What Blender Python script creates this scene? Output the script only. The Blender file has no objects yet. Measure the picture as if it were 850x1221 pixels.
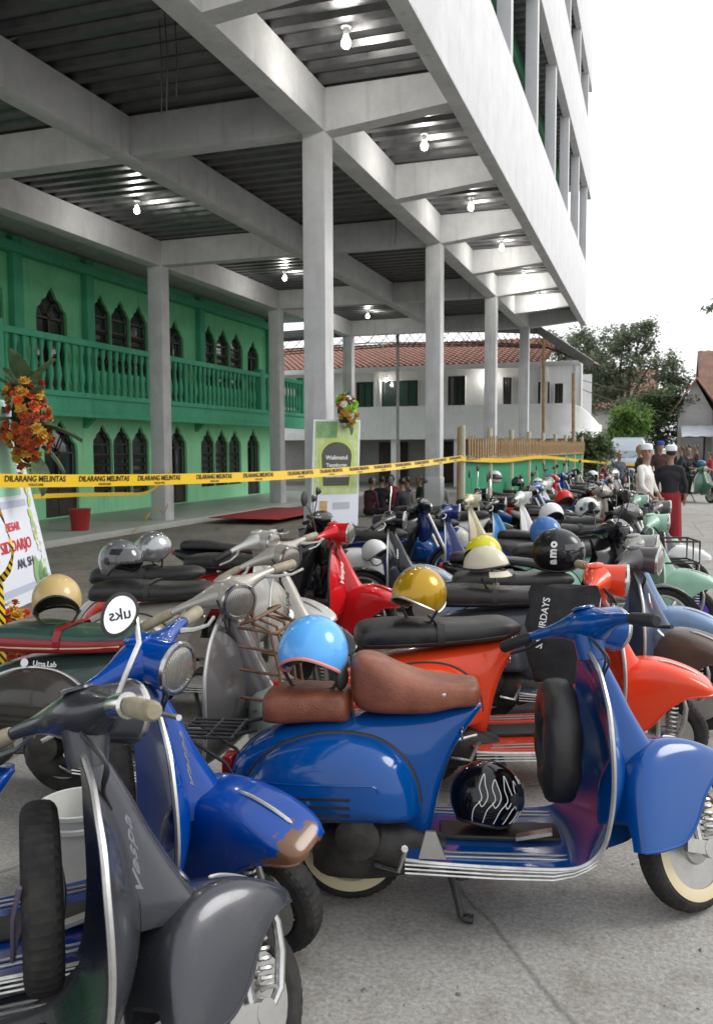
import bpy, bmesh, math, random
from mathutils import Vector, Matrix, noise
random.seed(7)
S = bpy.context.scene
C = S.collection
PI = math.pi
rad = math.radians

# ------------------------------------------------------------------ camera, sky, sun, exposure
YAW, PITCH, ROLL, CAMH = .3284, -.0734, -.0037, 1.62
fw = Vector((-math.sin(YAW)*math.cos(PITCH), math.cos(YAW)*math.cos(PITCH), math.sin(PITCH)))
r0 = Vector((math.cos(YAW), math.sin(YAW), 0)); u0 = r0.cross(fw)
rt = math.cos(ROLL)*r0 + math.sin(ROLL)*u0; up = -math.sin(ROLL)*r0 + math.cos(ROLL)*u0
cam = bpy.data.cameras.new('camera'); camo = bpy.data.objects.new('camera', cam); C.objects.link(camo)
cam.sensor_fit = 'HORIZONTAL'; cam.sensor_width = 36; cam.lens = 36*1035/850
cam.dof.use_dof = True; cam.dof.focus_distance = 3.6; cam.dof.aperture_fstop = 9.5
cam.clip_start = .05; cam.clip_end = 2000
m = Matrix.Identity(4)
for i in range(3):
    m[i][0], m[i][1], m[i][2] = rt[i], up[i], -fw[i]
m[2][3] = CAMH
camo.matrix_world = m
S.camera = camo

W = bpy.data.worlds.new('World'); S.world = W; W.use_nodes = True
wn, wl = W.node_tree.nodes, W.node_tree.links
sky = wn.new('ShaderNodeTexSky'); sky.sky_type = 'NISHITA'; sky.sun_disc = False
sky.sun_elevation = rad(38); sky.sun_rotation = rad(65); sky.air_density = 1.2; sky.dust_density = 4
scl = wn.new('ShaderNodeMix'); scl.data_type = 'RGBA'; scl.inputs[0].default_value = .86
wl.new(sky.outputs[0], scl.inputs[6]); scl.inputs[7].default_value = (9.6, 9.75, 10.0, 1)   # thick white cloud over the blue
wl.new(scl.outputs[2], wn['Background'].inputs[0]); wn['Background'].inputs[1].default_value = .12
sun = bpy.data.lights.new('sun', 'SUN'); sun.energy = 1.3; sun.angle = rad(25); sun.color = (1, .97, .92)
suno = bpy.data.objects.new('sun', sun); C.objects.link(suno)
sd = Vector((math.sin(rad(65))*math.cos(rad(38)), math.cos(rad(65))*math.cos(rad(38)), math.sin(rad(38))))
suno.rotation_euler = (-sd).to_track_quat('-Z', 'Y').to_euler(); suno.location = (20, 0, 30)
S.view_settings.view_transform = 'Standard'; S.view_settings.look = 'None'
S.view_settings.exposure = .42; S.view_settings.gamma = 1; S.view_settings.use_curve_mapping = False

# ------------------------------------------------------------------ photo pixel -> ray helpers (give a direction only)
def ray(x, y): return (x-425)/1035*rt - (y-610.5)/1035*up + fw
def onz(x, y, z=0):
    d = ray(x, y); return Vector((0, 0, CAMH)) + d*((z-CAMH)/d.z)
def onx(px, py, X):
    d = ray(px, py); return Vector((0, 0, CAMH)) + d*(X/d.x)
def ony(px, py, Y):
    d = ray(px, py); return Vector((0, 0, CAMH)) + d*(Y/d.y)

# ------------------------------------------------------------------ materials
def lin(h):
    h = h.lstrip('#'); c = [int(h[i:i+2], 16)/255 for i in (0, 2, 4)]
    return tuple(x/12.92 if x <= .04045 else ((x+.055)/1.055)**2.4 for x in c)
def newmat(name):
    m = bpy.data.materials.new(name); m.use_nodes = True
    return m, m.node_tree.nodes, m.node_tree.links, m.node_tree.nodes['Principled BSDF']
def noisy(name, c1, c2, scale=4, rough=.8, metal=0, bump=0, bscale=40, detail=6, coat=0, r2=None, lo=.35, hi=.65, spec=.5):
    m, n, l, b = newmat(name)
    tc = n.new('ShaderNodeTexCoord'); nz = n.new('ShaderNodeTexNoise'); nz.inputs['Scale'].default_value = scale; nz.inputs['Detail'].default_value = detail
    nz.inputs['Roughness'].default_value = .65
    l.new(tc.outputs['Object'], nz.inputs['Vector'])
    cr = n.new('ShaderNodeValToRGB'); cr.color_ramp.elements[0].position = lo; cr.color_ramp.elements[1].position = hi
    cr.color_ramp.elements[0].color = (*c1, 1); cr.color_ramp.elements[1].color = (*c2, 1)
    l.new(nz.outputs['Fac'], cr.inputs['Fac']); l.new(cr.outputs['Color'], b.inputs['Base Color'])
    b.inputs['Metallic'].default_value = metal; b.inputs['Coat Weight'].default_value = coat; b.inputs['Coat Roughness'].default_value = .08
    b.inputs['Specular IOR Level'].default_value = spec
    if r2 is None: b.inputs['Roughness'].default_value = rough
    else:
        mr = n.new('ShaderNodeMapRange'); mr.inputs[1].default_value = lo; mr.inputs[2].default_value = hi
        mr.inputs[3].default_value = rough; mr.inputs[4].default_value = r2
        l.new(nz.outputs['Fac'], mr.inputs[0]); l.new(mr.outputs[0], b.inputs['Roughness'])
    if bump:
        nb = n.new('ShaderNodeTexNoise'); nb.inputs['Scale'].default_value = bscale; nb.inputs['Detail'].default_value = 5
        l.new(tc.outputs['Object'], nb.inputs['Vector'])
        bp = n.new('ShaderNodeBump'); bp.inputs['Strength'].default_value = bump; bp.inputs['Distance'].default_value = .01
        l.new(nb.outputs['Fac'], bp.inputs['Height']); l.new(bp.outputs['Normal'], b.inputs['Normal'])
    return m
_pc = {}
def paint(hexc, rough=.22, dust=.25, metal=0.0):
    k = (hexc, rough, dust, metal)
    if k in _pc: return _pc[k]
    c = lin(hexc); d = tuple(x*(1-dust)+y*dust for x, y in zip(c, (.12, .11, .095)))
    m = noisy('paint_'+hexc.lstrip('#'), c, d, 7, rough, metal, 0, coat=.4, r2=rough+.2, lo=.5, hi=.85, spec=.25)
    _pc[k] = m; return m
def plain(name, c, rough=.5, metal=0, spec=.5):
    k = (name,)
    if k in _pc: return _pc[k]
    m, n, l, b = newmat(name); b.inputs['Base Color'].default_value = (*c, 1); b.inputs['Roughness'].default_value = rough
    b.inputs['Metallic'].default_value = metal; b.inputs['Specular IOR Level'].default_value = spec
    _pc[k] = m; return m
def emit(name, c, s):
    m, n, l, b = newmat(name); b.inputs['Emission Color'].default_value = (*c, 1); b.inputs['Emission Strength'].default_value = s
    return m
def rusted(name, hexc, rust, lo, hi, scale, box):
    """paint with a worn-through rusty patch around a point of the part (box = centre, radius)"""
    m = paint(hexc).copy(); m.name = name; n, l = m.node_tree.nodes, m.node_tree.links; b = n['Principled BSDF']
    tc = n.new('ShaderNodeTexCoord'); sub = n.new('ShaderNodeVectorMath'); sub.operation = 'DISTANCE'; sub.inputs[1].default_value = box[0]
    l.new(tc.outputs['Object'], sub.inputs[0])
    nz = n.new('ShaderNodeTexNoise'); nz.inputs['Scale'].default_value = scale; nz.inputs['Detail'].default_value = 8
    l.new(tc.outputs['Object'], nz.inputs['Vector'])
    ma = n.new('ShaderNodeMath'); ma.operation = 'MULTIPLY_ADD'; ma.inputs[1].default_value = -1/box[1]; l.new(sub.outputs['Value'], ma.inputs[0]); l.new(nz.outputs['Fac'], ma.inputs[2])
    mr = n.new('ShaderNodeMapRange'); mr.inputs[1].default_value = lo; mr.inputs[2].default_value = hi; l.new(ma.outputs[0], mr.inputs[0])
    src = b.inputs['Base Color'].links[0].from_socket
    mx = n.new('ShaderNodeMix'); mx.data_type = 'RGBA'; l.new(mr.outputs[0], mx.inputs[0]); l.new(src, mx.inputs[6]); mx.inputs[7].default_value = (*rust, 1)
    l.new(mx.outputs[2], b.inputs['Base Color'])
    return m

RUBBER = noisy('tyre_rubber', (.012, .012, .013), (.035, .033, .03), 14, .75, spec=.3)
BLACKPL = noisy('black_plastic', (.012, .012, .013), (.03, .03, .03), 10, .4, r2=.6)
VINYL = noisy('black_vinyl', (.012, .012, .014), (.028, .027, .026), 9, .36, r2=.55, bump=.15, bscale=160)
CHROME = noisy('chrome', (.62, .62, .62), (.42, .41, .39), 20, .14, 1, r2=.35)
ALU = noisy('cast_aluminium', (.52, .52, .51), (.36, .355, .34), 9, .3, .9, r2=.45, lo=.4, hi=.75)
TRIMS = noisy('aluminium_trim', (.62, .62, .6), (.45, .44, .42), 15, .3, .85, r2=.45)
DARKMET = noisy('dark_metal', (.05, .05, .05), (.12, .11, .1), 14, .5, .6, r2=.75)
ENGINE = noisy('oily_engine', (.02, .019, .018), (.06, .057, .052), 9, .5, .4, bump=.15, bscale=90)
LENSRED = plain('red_lens', (.35, .01, .01), .2)
LENSAMB = plain('amber_lens', (.6, .2, .02), .25)
GRIPK = plain('black_grip', (.015, .015, .016), .6)
GRIPC = noisy('cream_grip', (.33, .29, .2), (.22, .19, .13), 20, .6)
BROWNL = noisy('brown_leather', lin('#8a5038'), lin('#6d3a28'), 9, .38, r2=.55, bump=.25, bscale=120)
CREAM = plain('cream_whitewall', lin('#cfc2a0'), .6)
WHITEPR = plain('white_print', (.78, .78, .78), .5)
def lensmat():
    m, n, l, b = newmat('headlight_glass'); b.inputs['Base Color'].default_value = (.3, .29, .25, 1); b.inputs['Metallic'].default_value = .6
    b.inputs['Roughness'].default_value = .22; b.inputs['Coat Weight'].default_value = 1; b.inputs['Coat Roughness'].default_value = .03
    tc = n.new('ShaderNodeTexCoord'); wv = n.new('ShaderNodeTexWave'); wv.bands_direction = 'Y'; wv.inputs['Scale'].default_value = 40; l.new(tc.outputs['Object'], wv.inputs['Vector'])
    bp = n.new('ShaderNodeBump'); bp.inputs['Strength'].default_value = .5; bp.inputs['Distance'].default_value = .004; l.new(wv.outputs['Fac'], bp.inputs['Height']); l.new(bp.outputs['Normal'], b.inputs['Normal'])
    return m
LENS = lensmat()
def glassy(name, c, rough=.05, trans=0.0):
    m, n, l, b = newmat(name); b.inputs['Base Color'].default_value = (*c, 1); b.inputs['Roughness'].default_value = rough
    b.inputs['Coat Weight'].default_value = 1; b.inputs['Coat Roughness'].default_value = .03; b.inputs['Transmission Weight'].default_value = trans
    return m
DARKGLASS = glassy('dark_glass', (.012, .014, .015))
VISOR = glassy('smoked_visor', (.03, .032, .035), .06)
CLEARV = glassy('clear_visor', (.75, .8, .82), .03, .85)
MIRROR = plain('mirror_glass', (.8, .82, .84), .03, 1)

# ------------------------------------------------------------------ mesh helpers
class MB:
    def __init__(s): s.v = []; s.f = []
    def add(s, v, f):
        o = len(s.v); s.v += [tuple(p) for p in v]; s.f += [tuple(i+o for i in q) for q in f]; return s
    def box(s, x0, x1, y0, y1, z0, z1):
        v = [(x, y, z) for z in (z0, z1) for x, y in ((x0, y0), (x1, y0), (x1, y1), (x0, y1))]
        return s.add(v, [(3, 2, 1, 0), (4, 5, 6, 7), (0, 1, 5, 4), (1, 2, 6, 5), (2, 3, 7, 6), (3, 0, 4, 7)])
    def cbox(s, x0, x1, y0, y1, z0, z1, b=.012):
        """box with chamfered edges"""
        bm = bmesh.new(); bmesh.ops.create_cube(bm, size=1)
        for v in bm.verts: v.co = Vector(((x0+x1)/2+v.co.x*(x1-x0), (y0+y1)/2+v.co.y*(y1-y0), (z0+z1)/2+v.co.z*(z1-z0)))
        bmesh.ops.bevel(bm, geom=bm.edges[:], offset=b, segments=2, affect='EDGES', profile=.6)
        bm.verts.index_update()
        s.add([v.co[:] for v in bm.verts], [[v.index for v in f.verts] for f in bm.faces]); bm.free(); return s
    def bar(s, a, b, w, h, upv=(0, 0, 1)):
        a, b = Vector(a), Vector(b); d = (b-a).normalized(); sd_ = d.cross(Vector(upv))
        if sd_.length < 1e-4: sd_ = d.cross(Vector((1, 0, 0)))
        sd_.normalize(); u = sd_.cross(d)
        v = [p+sd_*x*w/2+u*y*h/2 for p in (a, b) for x, y in ((-1, -1), (1, -1), (1, 1), (-1, 1))]
        return s.add(v, [(3, 2, 1, 0), (4, 5, 6, 7), (0, 1, 5, 4), (1, 2, 6, 5), (2, 3, 7, 6), (3, 0, 4, 7)])
    def rings(s, rings, caps=True, closed=False, wrap=True):
        n = len(rings[0]); o = len(s.v)
        for r in rings: s.v += [tuple(p) for p in r]
        R = len(rings)
        for i in range(R if closed else R-1):
            a, b = o+i*n, o+((i+1) % R)*n
            for j in range(n if wrap else n-1):
                k = (j+1) % n; s.f.append((a+j, a+k, b+k, b+j))
        if caps and not closed and wrap:
            s.f.append(tuple(range(o+n-1, o-1, -1))); s.f.append(tuple(o+(R-1)*n+i for i in range(n)))
        return s
    def tube(s, pts, r, n=8, closed=False):
        pts = [Vector(p) for p in pts]; N = len(pts); rs = r if isinstance(r, (list, tuple)) else [r]*N
        prev = None; rg = []
        for i, p in enumerate(pts):
            if closed: t = pts[(i+1) % N]-pts[i-1]
            else: t = pts[min(i+1, N-1)]-pts[max(i-1, 0)]
            if t.length < 1e-9: t = Vector((0, 0, 1))
            t.normalize()
            if prev is None:
                a = t.orthogonal().normalized()
            else:
                a = prev - t*prev.dot(t)
                if a.length < 1e-6: a = t.orthogonal()
                a.normalize()
            prev = a; b = t.cross(a)
            rg.append([p+(a*math.cos(2*PI*k/n)+b*math.sin(2*PI*k/n))*rs[i] for k in range(n)])
        return s.rings(rg, True, closed)
    def lathe(s, prof, o=(0, 0, 0), axis=(0, 0, 1), n=24, caps=True):
        o, ax = Vector(o), Vector(axis).normalized(); a = ax.orthogonal().normalized(); b = ax.cross(a)
        return s.rings([[o+ax*h+(a*math.cos(2*PI*k/n)+b*math.sin(2*PI*k/n))*max(r, 1e-4) for k in range(n)] for r, h in prof], caps)
    def sphere(s, c, r, n=12, sc=(1, 1, 1)):
        c = Vector(c)
        return s.rings([[c+Vector((math.sin(PI*i/n)*math.cos(2*PI*k/n)*r*sc[0], math.sin(PI*i/n)*math.sin(2*PI*k/n)*r*sc[1], math.cos(PI*i/n)*r*sc[2])) for k in range(n)]
                        for i in [.05]+list(range(1, n))+[n-.05]])
    def prism(s, poly, plane, d0, d1):
        """extrude 2-D polygon; plane 'x','y','z' = axis of extrusion"""
        def P(p, d): return {'x': (d, p[0], p[1]), 'y': (p[0], d, p[1]), 'z': (p[0], p[1], d)}[plane]
        n = len(poly); v = [P(p, d0) for p in poly]+[P(p, d1) for p in poly]
        return s.add(v, [tuple(range(n)), tuple(range(2*n-1, n-1, -1))]+[(i, (i+1) % n, n+(i+1) % n, n+i) for i in range(n)])
    def mesh(s, name, ang=38, fix=True):
        me = bpy.data.meshes.new(name); me.from_pydata(s.v, [], s.f)
        if fix:
            bm = bmesh.new(); bm.from_mesh(me); bmesh.ops.recalc_face_normals(bm, faces=bm.faces[:]); bm.to_mesh(me); bm.free()
        me.polygons.foreach_set('use_smooth', [True]*len(me.polygons))
        me.set_sharp_from_angle(angle=rad(ang)); me.update()
        return me
def loft(st, n=20, e=.75, samples=None):
    """superellipse sections along x; st = (x, zbottom, ztop, halfwidth)"""
    if samples: st = catmull(st, samples)
    rg = []
    for x, zb, zt, w in st:
        zc, h = (zb+zt)/2, (zt-zb)/2; r = []
        for k in range(n):
            a = 2*PI*k/n; c, q = math.cos(a), math.sin(a)
            r.append((x, w*math.copysign(abs(c)**e, c), zc+h*math.copysign(abs(q)**e, q)))
        rg.append(r)
    return MB().rings(rg)
def catmull(P, n, closed=False):
    P = [tuple(p) for p in P]; N = len(P); out = []; segs = N if closed else N-1
    for i in range(n):
        t = i/n*segs if closed else i/(n-1)*segs
        k = min(int(t), segs-1); f = t-k
        g = (lambda j: P[j % N]) if closed else (lambda j: P[max(0, min(N-1, j))])
        a, b, c, d = g(k-1), g(k), g(k+1), g(k+2)
        out.append(tuple(.5*((2*q)+(-p+r)*f+(2*p-5*q+4*r-s_)*f*f+(-p+3*q-3*r+s_)*f**3) for p, q, r, s_ in zip(a, b, c, d)))
    return out
def sheet(rows, th=.006):
    """double-sided sheet from a grid of points (rows of equal length)"""
    R, n = len(rows), len(rows[0]); g = [[Vector(p) for p in r] for r in rows]; off = []
    for i in range(R):
        o = []
        for j in range(n):
            du = g[i][min(j+1, n-1)]-g[i][max(j-1, 0)]; dv = g[min(i+1, R-1)][j]-g[max(i-1, 0)][j]
            nn = du.cross(dv); nn = nn.normalized() if nn.length > 1e-9 else Vector((0, 0, 1)); o.append(g[i][j]+nn*th)
        off.append(o)
    return MB().rings([g[i]+off[i][::-1] for i in range(R)])
_mc = {}
def cached(key, fn, ang=38):
    if key not in _mc:
        r = fn(); _mc[key] = r.mesh(key, ang) if isinstance(r, MB) else r
    return _mc[key]
def tag(o, label=None, cat=None, group=None, kind=None):
    if label: o['label'] = label
    if cat: o['category'] = cat
    if group: o['group'] = group
    if kind: o['kind'] = kind
    return o
def ob(name, geo, mat, parent=None, M=None, ang=38):
    me = geo.mesh(name, ang) if isinstance(geo, MB) else geo
    o = bpy.data.objects.new(name, me); C.objects.link(o)
    if mat is not None:
        if len(me.materials) == 0: me.materials.append(mat)
        o.material_slots[0].link = 'OBJECT'; o.material_slots[0].material = mat
    if parent is not None: o.parent = parent
    if M is not None: o.matrix_local = M
    return o
def empty(name, loc=(0, 0, 0), rz=0, rx=0, ry=0):
    o = bpy.data.objects.new(name, None); C.objects.link(o); o.location = loc; o.rotation_euler = (rx, ry, rz); o.empty_display_size = .1
    return o
def textmesh(txt, size, shear=0, extrude=.0006, bold=0, align='CENTER'):
    cu = bpy.data.curves.new('t', 'FONT'); cu.body = txt; cu.size = size; cu.shear = shear; cu.extrude = extrude; cu.offset = bold
    cu.align_x = align; cu.align_y = 'CENTER'; cu.resolution_u = 3
    o = bpy.data.objects.new('t', cu); me = bpy.data.meshes.new_from_object(o); bpy.data.objects.remove(o); bpy.data.curves.remove(cu)
    return me
def frameM(o, xd, yd):
    """matrix with origin o, x axis xd, y axis near yd"""
    x = Vector(xd).normalized(); z = x.cross(Vector(yd)).normalized(); y = z.cross(x)
    M = Matrix.Identity(4)
    for i in range(3): M[i][0], M[i][1], M[i][2], M[i][3] = x[i], y[i], z[i], o[i]
    return M
# ------------------------------------------------------------------ ground
def groundmat(name, c1, c2, c3):
    m, n, l, b = newmat(name); tc = n.new('ShaderNodeTexCoord'); b.inputs['Roughness'].default_value = .88; b.inputs['Specular IOR Level'].default_value = .3
    def nz(s, d=6, r=.6):
        q = n.new('ShaderNodeTexNoise'); q.inputs['Scale'].default_value = s; q.inputs['Detail'].default_value = d; q.inputs['Roughness'].default_value = r; l.new(tc.outputs['Object'], q.inputs['Vector']); return q
    big = nz(.55, 8, .62); fine = nz(60, 4, .7); mid = nz(4.5, 7, .7)
    r1 = n.new('ShaderNodeValToRGB'); r1.color_ramp.elements[0].position = .33; r1.color_ramp.elements[1].position = .68
    r1.color_ramp.elements[0].color = (*c1, 1); r1.color_ramp.elements[1].color = (*c2, 1); l.new(big.outputs['Fac'], r1.inputs['Fac'])
    r2 = n.new('ShaderNodeValToRGB'); r2.color_ramp.elements[0].position = .3; r2.color_ramp.elements[1].position = .7
    r2.color_ramp.elements[0].color = (.55, .55, .55, 1); r2.color_ramp.elements[1].color = (1.12, 1.12, 1.12, 1); l.new(fine.outputs['Fac'], r2.inputs['Fac'])
    r3 = n.new('ShaderNodeValToRGB'); r3.color_ramp.elements[0].position = .28; r3.color_ramp.elements[1].position = .52
    r3.color_ramp.elements[0].color = (*c3, 1); r3.color_ramp.elements[1].color = (1, 1, 1, 1); l.new(mid.outputs['Fac'], r3.inputs['Fac'])
    def mul(a, b_):
        q = n.new('ShaderNodeMix'); q.data_type = 'RGBA'; q.blend_type = 'MULTIPLY'; q.inputs[0].default_value = 1; l.new(a, q.inputs[6]); l.new(b_, q.inputs[7]); return q.outputs[2]
    vo = n.new('ShaderNodeTexVoronoi'); vo.feature = 'DISTANCE_TO_EDGE'; vo.inputs['Scale'].default_value = .45
    wp = n.new('ShaderNodeMix'); wp.data_type = 'RGBA'; wp.inputs[0].default_value = .12; l.new(tc.outputs['Object'], wp.inputs[6]); l.new(nz(1.6, 5).outputs['Color'], wp.inputs[7]); l.new(wp.outputs[2], vo.inputs['Vector'])
    cr = n.new('ShaderNodeMapRange'); cr.inputs[1].default_value = 0; cr.inputs[2].default_value = .006; cr.inputs[3].default_value = .55; cr.inputs[4].default_value = 1; l.new(vo.outputs['Distance'], cr.inputs[0])
    col = mul(mul(mul(r1.outputs['Color'], r2.outputs['Color']), r3.outputs['Color']), cr.outputs[0])
    l.new(col, b.inputs['Base Color'])
    bp = n.new('ShaderNodeBump'); bp.inputs['Strength'].default_value = .5; bp.inputs['Distance'].default_value = .006; l.new(fine.outputs['Fac'], bp.inputs['Height']); l.new(bp.outputs['Normal'], b.inputs['Normal'])
    return m
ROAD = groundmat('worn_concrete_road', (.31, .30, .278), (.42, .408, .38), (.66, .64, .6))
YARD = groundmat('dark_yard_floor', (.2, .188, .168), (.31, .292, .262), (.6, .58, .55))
g = ob('road', MB().add([(-250, -60, 0), (250, -60, 0), (250, 600, 0), (-250, 600, 0)], [(0, 1, 2, 3)]), ROAD, ang=30); tag(g, kind='structure')
y_ = [(-3.2+.35*math.sin(i*1.3)*.4, -4+i*1.1) for i in range(33)]
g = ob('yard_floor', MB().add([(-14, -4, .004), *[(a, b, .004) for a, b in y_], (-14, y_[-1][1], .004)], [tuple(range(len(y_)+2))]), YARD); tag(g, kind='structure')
# loose gravel and bits on the road, too many to count
gb = MB(); rg = random.Random(3)
for i in range(900):
    x, y = rg.uniform(-1.9, 2.2), 1.6+rg.random()**1.6*9; s = rg.uniform(.002, .007)*(1 if rg.random() < .9 else 2); a = rg.random()*6
    gb.add([(x+s*math.cos(a+k*PI/2)*rg.uniform(.7, 1.2), y+s*math.sin(a+k*PI/2), .0005) for k in range(4)]+[(x, y, s*.8)], [(0, 1, 4), (1, 2, 4), (2, 3, 4), (3, 0, 4)])
o = ob('gravel', gb, noisy('pebbles', (.1, .095, .085), (.3, .28, .25), 30, .9), ang=10); tag(o, 'loose grit and pebbles scattered over the grey road', 'gravel', kind='stuff')

# ------------------------------------------------------------------ concrete frame building
def concrete(name, c1, c2, stain):
    m = noisy(name, c1, c2, 2.2, .85, bump=.35, bscale=35, detail=9)
    n, l = m.node_tree.nodes, m.node_tree.links; b = n['Principled BSDF']; src = b.inputs['Base Color'].links[0].from_socket
    tc = n.new('ShaderNodeTexCoord'); mp = n.new('ShaderNodeMapping'); mp.inputs['Scale'].default_value = (5, 5, .55); l.new(tc.outputs['Object'], mp.inputs['Vector'])
    nz = n.new('ShaderNodeTexNoise'); nz.inputs['Scale'].default_value = 1.6; nz.inputs['Detail'].default_value = 8; l.new(mp.outputs[0], nz.inputs['Vector'])
    mr = n.new('ShaderNodeMapRange'); mr.inputs[1].default_value = .55; mr.inputs[2].default_value = .8; mr.inputs[3].default_value = 0; mr.inputs[4].default_value = .55; l.new(nz.outputs['Fac'], mr.inputs[0])
    mx = n.new('ShaderNodeMix'); mx.data_type = 'RGBA'; l.new(mr.outputs[0], mx.inputs[0]); l.new(src, mx.inputs[6]); mx.inputs[7].default_value = (*stain, 1); l.new(mx.outputs[2], b.inputs['Base Color'])
    return m
CONC = concrete('grey_concrete', (.48, .485, .495), (.60, .605, .615), (.3, .3, .3))
CONCW = concrete('whitewashed_concrete', (.58, .585, .60), (.66, .665, .68), (.43, .43, .43))
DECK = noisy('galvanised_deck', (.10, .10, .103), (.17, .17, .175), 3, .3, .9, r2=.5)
xa, xm, xb, Y0, ZB = -3.92, -6.6, -9.83, 10.09, 5.39
bld = empty('concrete_building', (xa, Y0, 0))
tag(bld, 'unfinished multi-storey building of pale concrete columns and beams with corrugated deck ceilings', 'building')
def bp(name, mb, mat, ang=30):
    mb.v = [(x-xa, y-Y0, z) for x, y, z in mb.v]; return ob(name, mb, mat, bld, ang=ang)
for k in range(-2, 4):
    y = Y0+6*k
    for x, w in ((xa, .145), (xb, .16)):
        bp('column', MB().cbox(x-w, x+w, y-w, y+w, 0, ZB+.05, .018), CONC)
        if k >= 0: bp('column_plaster', MB().cbox(x-w-.012, x+w+.012, y-w-.012, y+w+.012, 0, .95+.12*(k % 2), .01), CONC)
yA, yB = -3.0, 29.0
for x, w in ((xa, .15), (xm, .14), (xb, .15)):
    bp('beam', MB().cbox(x-w, x+w, yA, Y0+18+.14, ZB, 5.9, .015), CONC)
for k in range(-2, 4):
    y = Y0+6*k
    for x0, x1 in ((xb+.151, xm-.141), (xm+.141, xa-.151)):
        bp('beam', MB().cbox(x0, x1, y-.13, y+.13, ZB+.012, 5.9, .012), CONC)
for k in range(-4, 7):
    y = Y0+3*k
    bp('cantilever_beam', MB().prism([(xa+.151, ZB+.004), (-2.26, ZB+.15), (-2.26, 5.9), (xa+.151, 5.9)], 'y', y-.12, y+.12), CONC)
def deckpanel(x0, x1, y0, y1, z=5.9, p=.3, h=.06):
    rows = []; n = int((y1-y0)/p); q = (y1-y0)/n; ys = []
    for i in range(n):
        b = y0+i*q; ys += [(b, 0), (b+q*.38, 0), (b+q*.5, h), (b+q*.88, h)]
    ys.append((y1, 0))
    return sheet([[(x0, y, z+dz) for y, dz in ys], [(x1, y, z+dz) for y, dz in ys]], .004)
for k in range(-4, 6):
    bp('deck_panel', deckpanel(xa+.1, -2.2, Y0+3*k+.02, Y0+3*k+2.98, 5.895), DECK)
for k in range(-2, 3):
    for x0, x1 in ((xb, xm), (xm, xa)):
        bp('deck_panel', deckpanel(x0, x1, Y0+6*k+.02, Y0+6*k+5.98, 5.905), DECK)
bp('floor_slab', MB().box(-16.0, -2.26, yA, Y0+18.15, 5.985, 6.12), CONC)
# street side: parapet bands, posts, upper decks
bp('parapet', MB().cbox(-2.25, -2.1, yA, yB, 5.53, 7.4, .012), CONCW)
bp('parapet_lip', MB().cbox(-2.27, -2.085, yA, yB+.01, 5.5, 5.56, .008), CONC)
bp('parapet', MB().cbox(-2.25, -2.1, yA, yB+1.2, 9.8, 11.75, .012), CONCW)
bp('parapet_lip', MB().cbox(-2.27, -2.085, yA, yB+1.21, 9.77, 9.83, .008), CONC)
bp('parapet', MB().cbox(-2.25, -2.1, yA, yB+1.2, 13.2, 15.0, .012), CONCW)
for k in range(-1, 7):
    y = 13.53+3.05*(k-0)-3.05*0
    if y < yB+.8:
        bp('post', MB().cbox(-2.34, -2.12, y-.1, y+.1, 7.38, 9.82, .012), CONCW)
        bp('post', MB().cbox(-2.34, -2.12, y-.1, y+.1, 11.7, 13.22, .012), CONCW)
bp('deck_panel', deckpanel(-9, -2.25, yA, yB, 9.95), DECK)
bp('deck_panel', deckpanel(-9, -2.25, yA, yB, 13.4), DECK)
GREEND = noisy('dark_green_paint', lin('#1f6a45'), lin('#2a7a50'), 2.5, .6)
bp('edge_beam', MB().cbox(-3.1, -2.8, yA, yB-.5, 9.55, 9.95, .012), GREEND)
bp('edge_beam', MB().cbox(-3.1, -2.8, yA, yB-.5, 13.0, 13.4, .012), GREEND)
for k in range(-1, 4):
    bp('inner_column', MB().cbox(-4.1, -3.8, Y0+6*k-.15, Y0+6*k+.15, 6.1, 13.4, .012), CONC)
bp('back_wall', MB().box(-9.2, -9.0, yA, yB, 6.12, 13.4), noisy('raw_block_wall', (.22, .21, .2), (.3, .29, .27), 3, .9))
bp('roof_slab', MB().box(-9.2, -2.26, yA, yB+1.0, 13.47, 13.6), CONC)
bp('floor_slab', MB().box(-9.0, -2.26, yA, yB+1.0, 10.02, 10.14), CONC)
# thin wires dangling from the ceiling
for p, L in (((190, 30), .9), ((196, 10), 1.0), ((208, 20), .8), ((471, 250), .65), ((560, 330), .6)):
    c = onz(p[0], p[1], 5.85)
    w = MB().tube([(c.x, c.y, 5.9), (c.x+.02, c.y, 5.9-L*.5), (c.x-.01, c.y+.02, 5.9-L)], .006, 5)
    bp('hanging_wire', w, DARKMET)

BULB = emit('lit_bulb', (1, .97, .9), 28)
lampn = ['first', 'second', 'third', 'fourth', 'fifth', 'sixth']
def lamp(x, y, z, watt, label, group):
    e = empty('ceiling_lamp', (x, y, z)); tag(e, label, 'lamp', group)
    ob('socket', MB().lathe([(.05, 0), (.055, -.02), (.03, -.03), (.028, -.09), (.02, -.1)], n=14), plain('white_bakelite', (.6, .6, .58), .4), e)
    ob('bulb', MB().lathe([(.018, -.09), (.035, -.13), (.05, -.165), (.048, -.195), (.03, -.22), (.004, -.23)], n=16), BULB, e)
    L = bpy.data.lights.new('bulb_light', 'POINT'); L.energy = watt; L.color = (1, .96, .88); L.shadow_soft_size = .06
    lo = bpy.data.objects.new('bulb_light', L); C.objects.link(lo); lo.parent = e; lo.location = (0, 0, -.32)
for i in range(-1, 6):
    y = 8.62+3.2*i
    lamp(-3.03, y, 5.9, 22, 'lit bulb under the street side deck, '+['seventh', 'sixth', 'fifth', 'fourth', 'third', 'second', 'first'][i+1]+' from the parapet end by the trees', 'bulbs along the street side bays')
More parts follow.
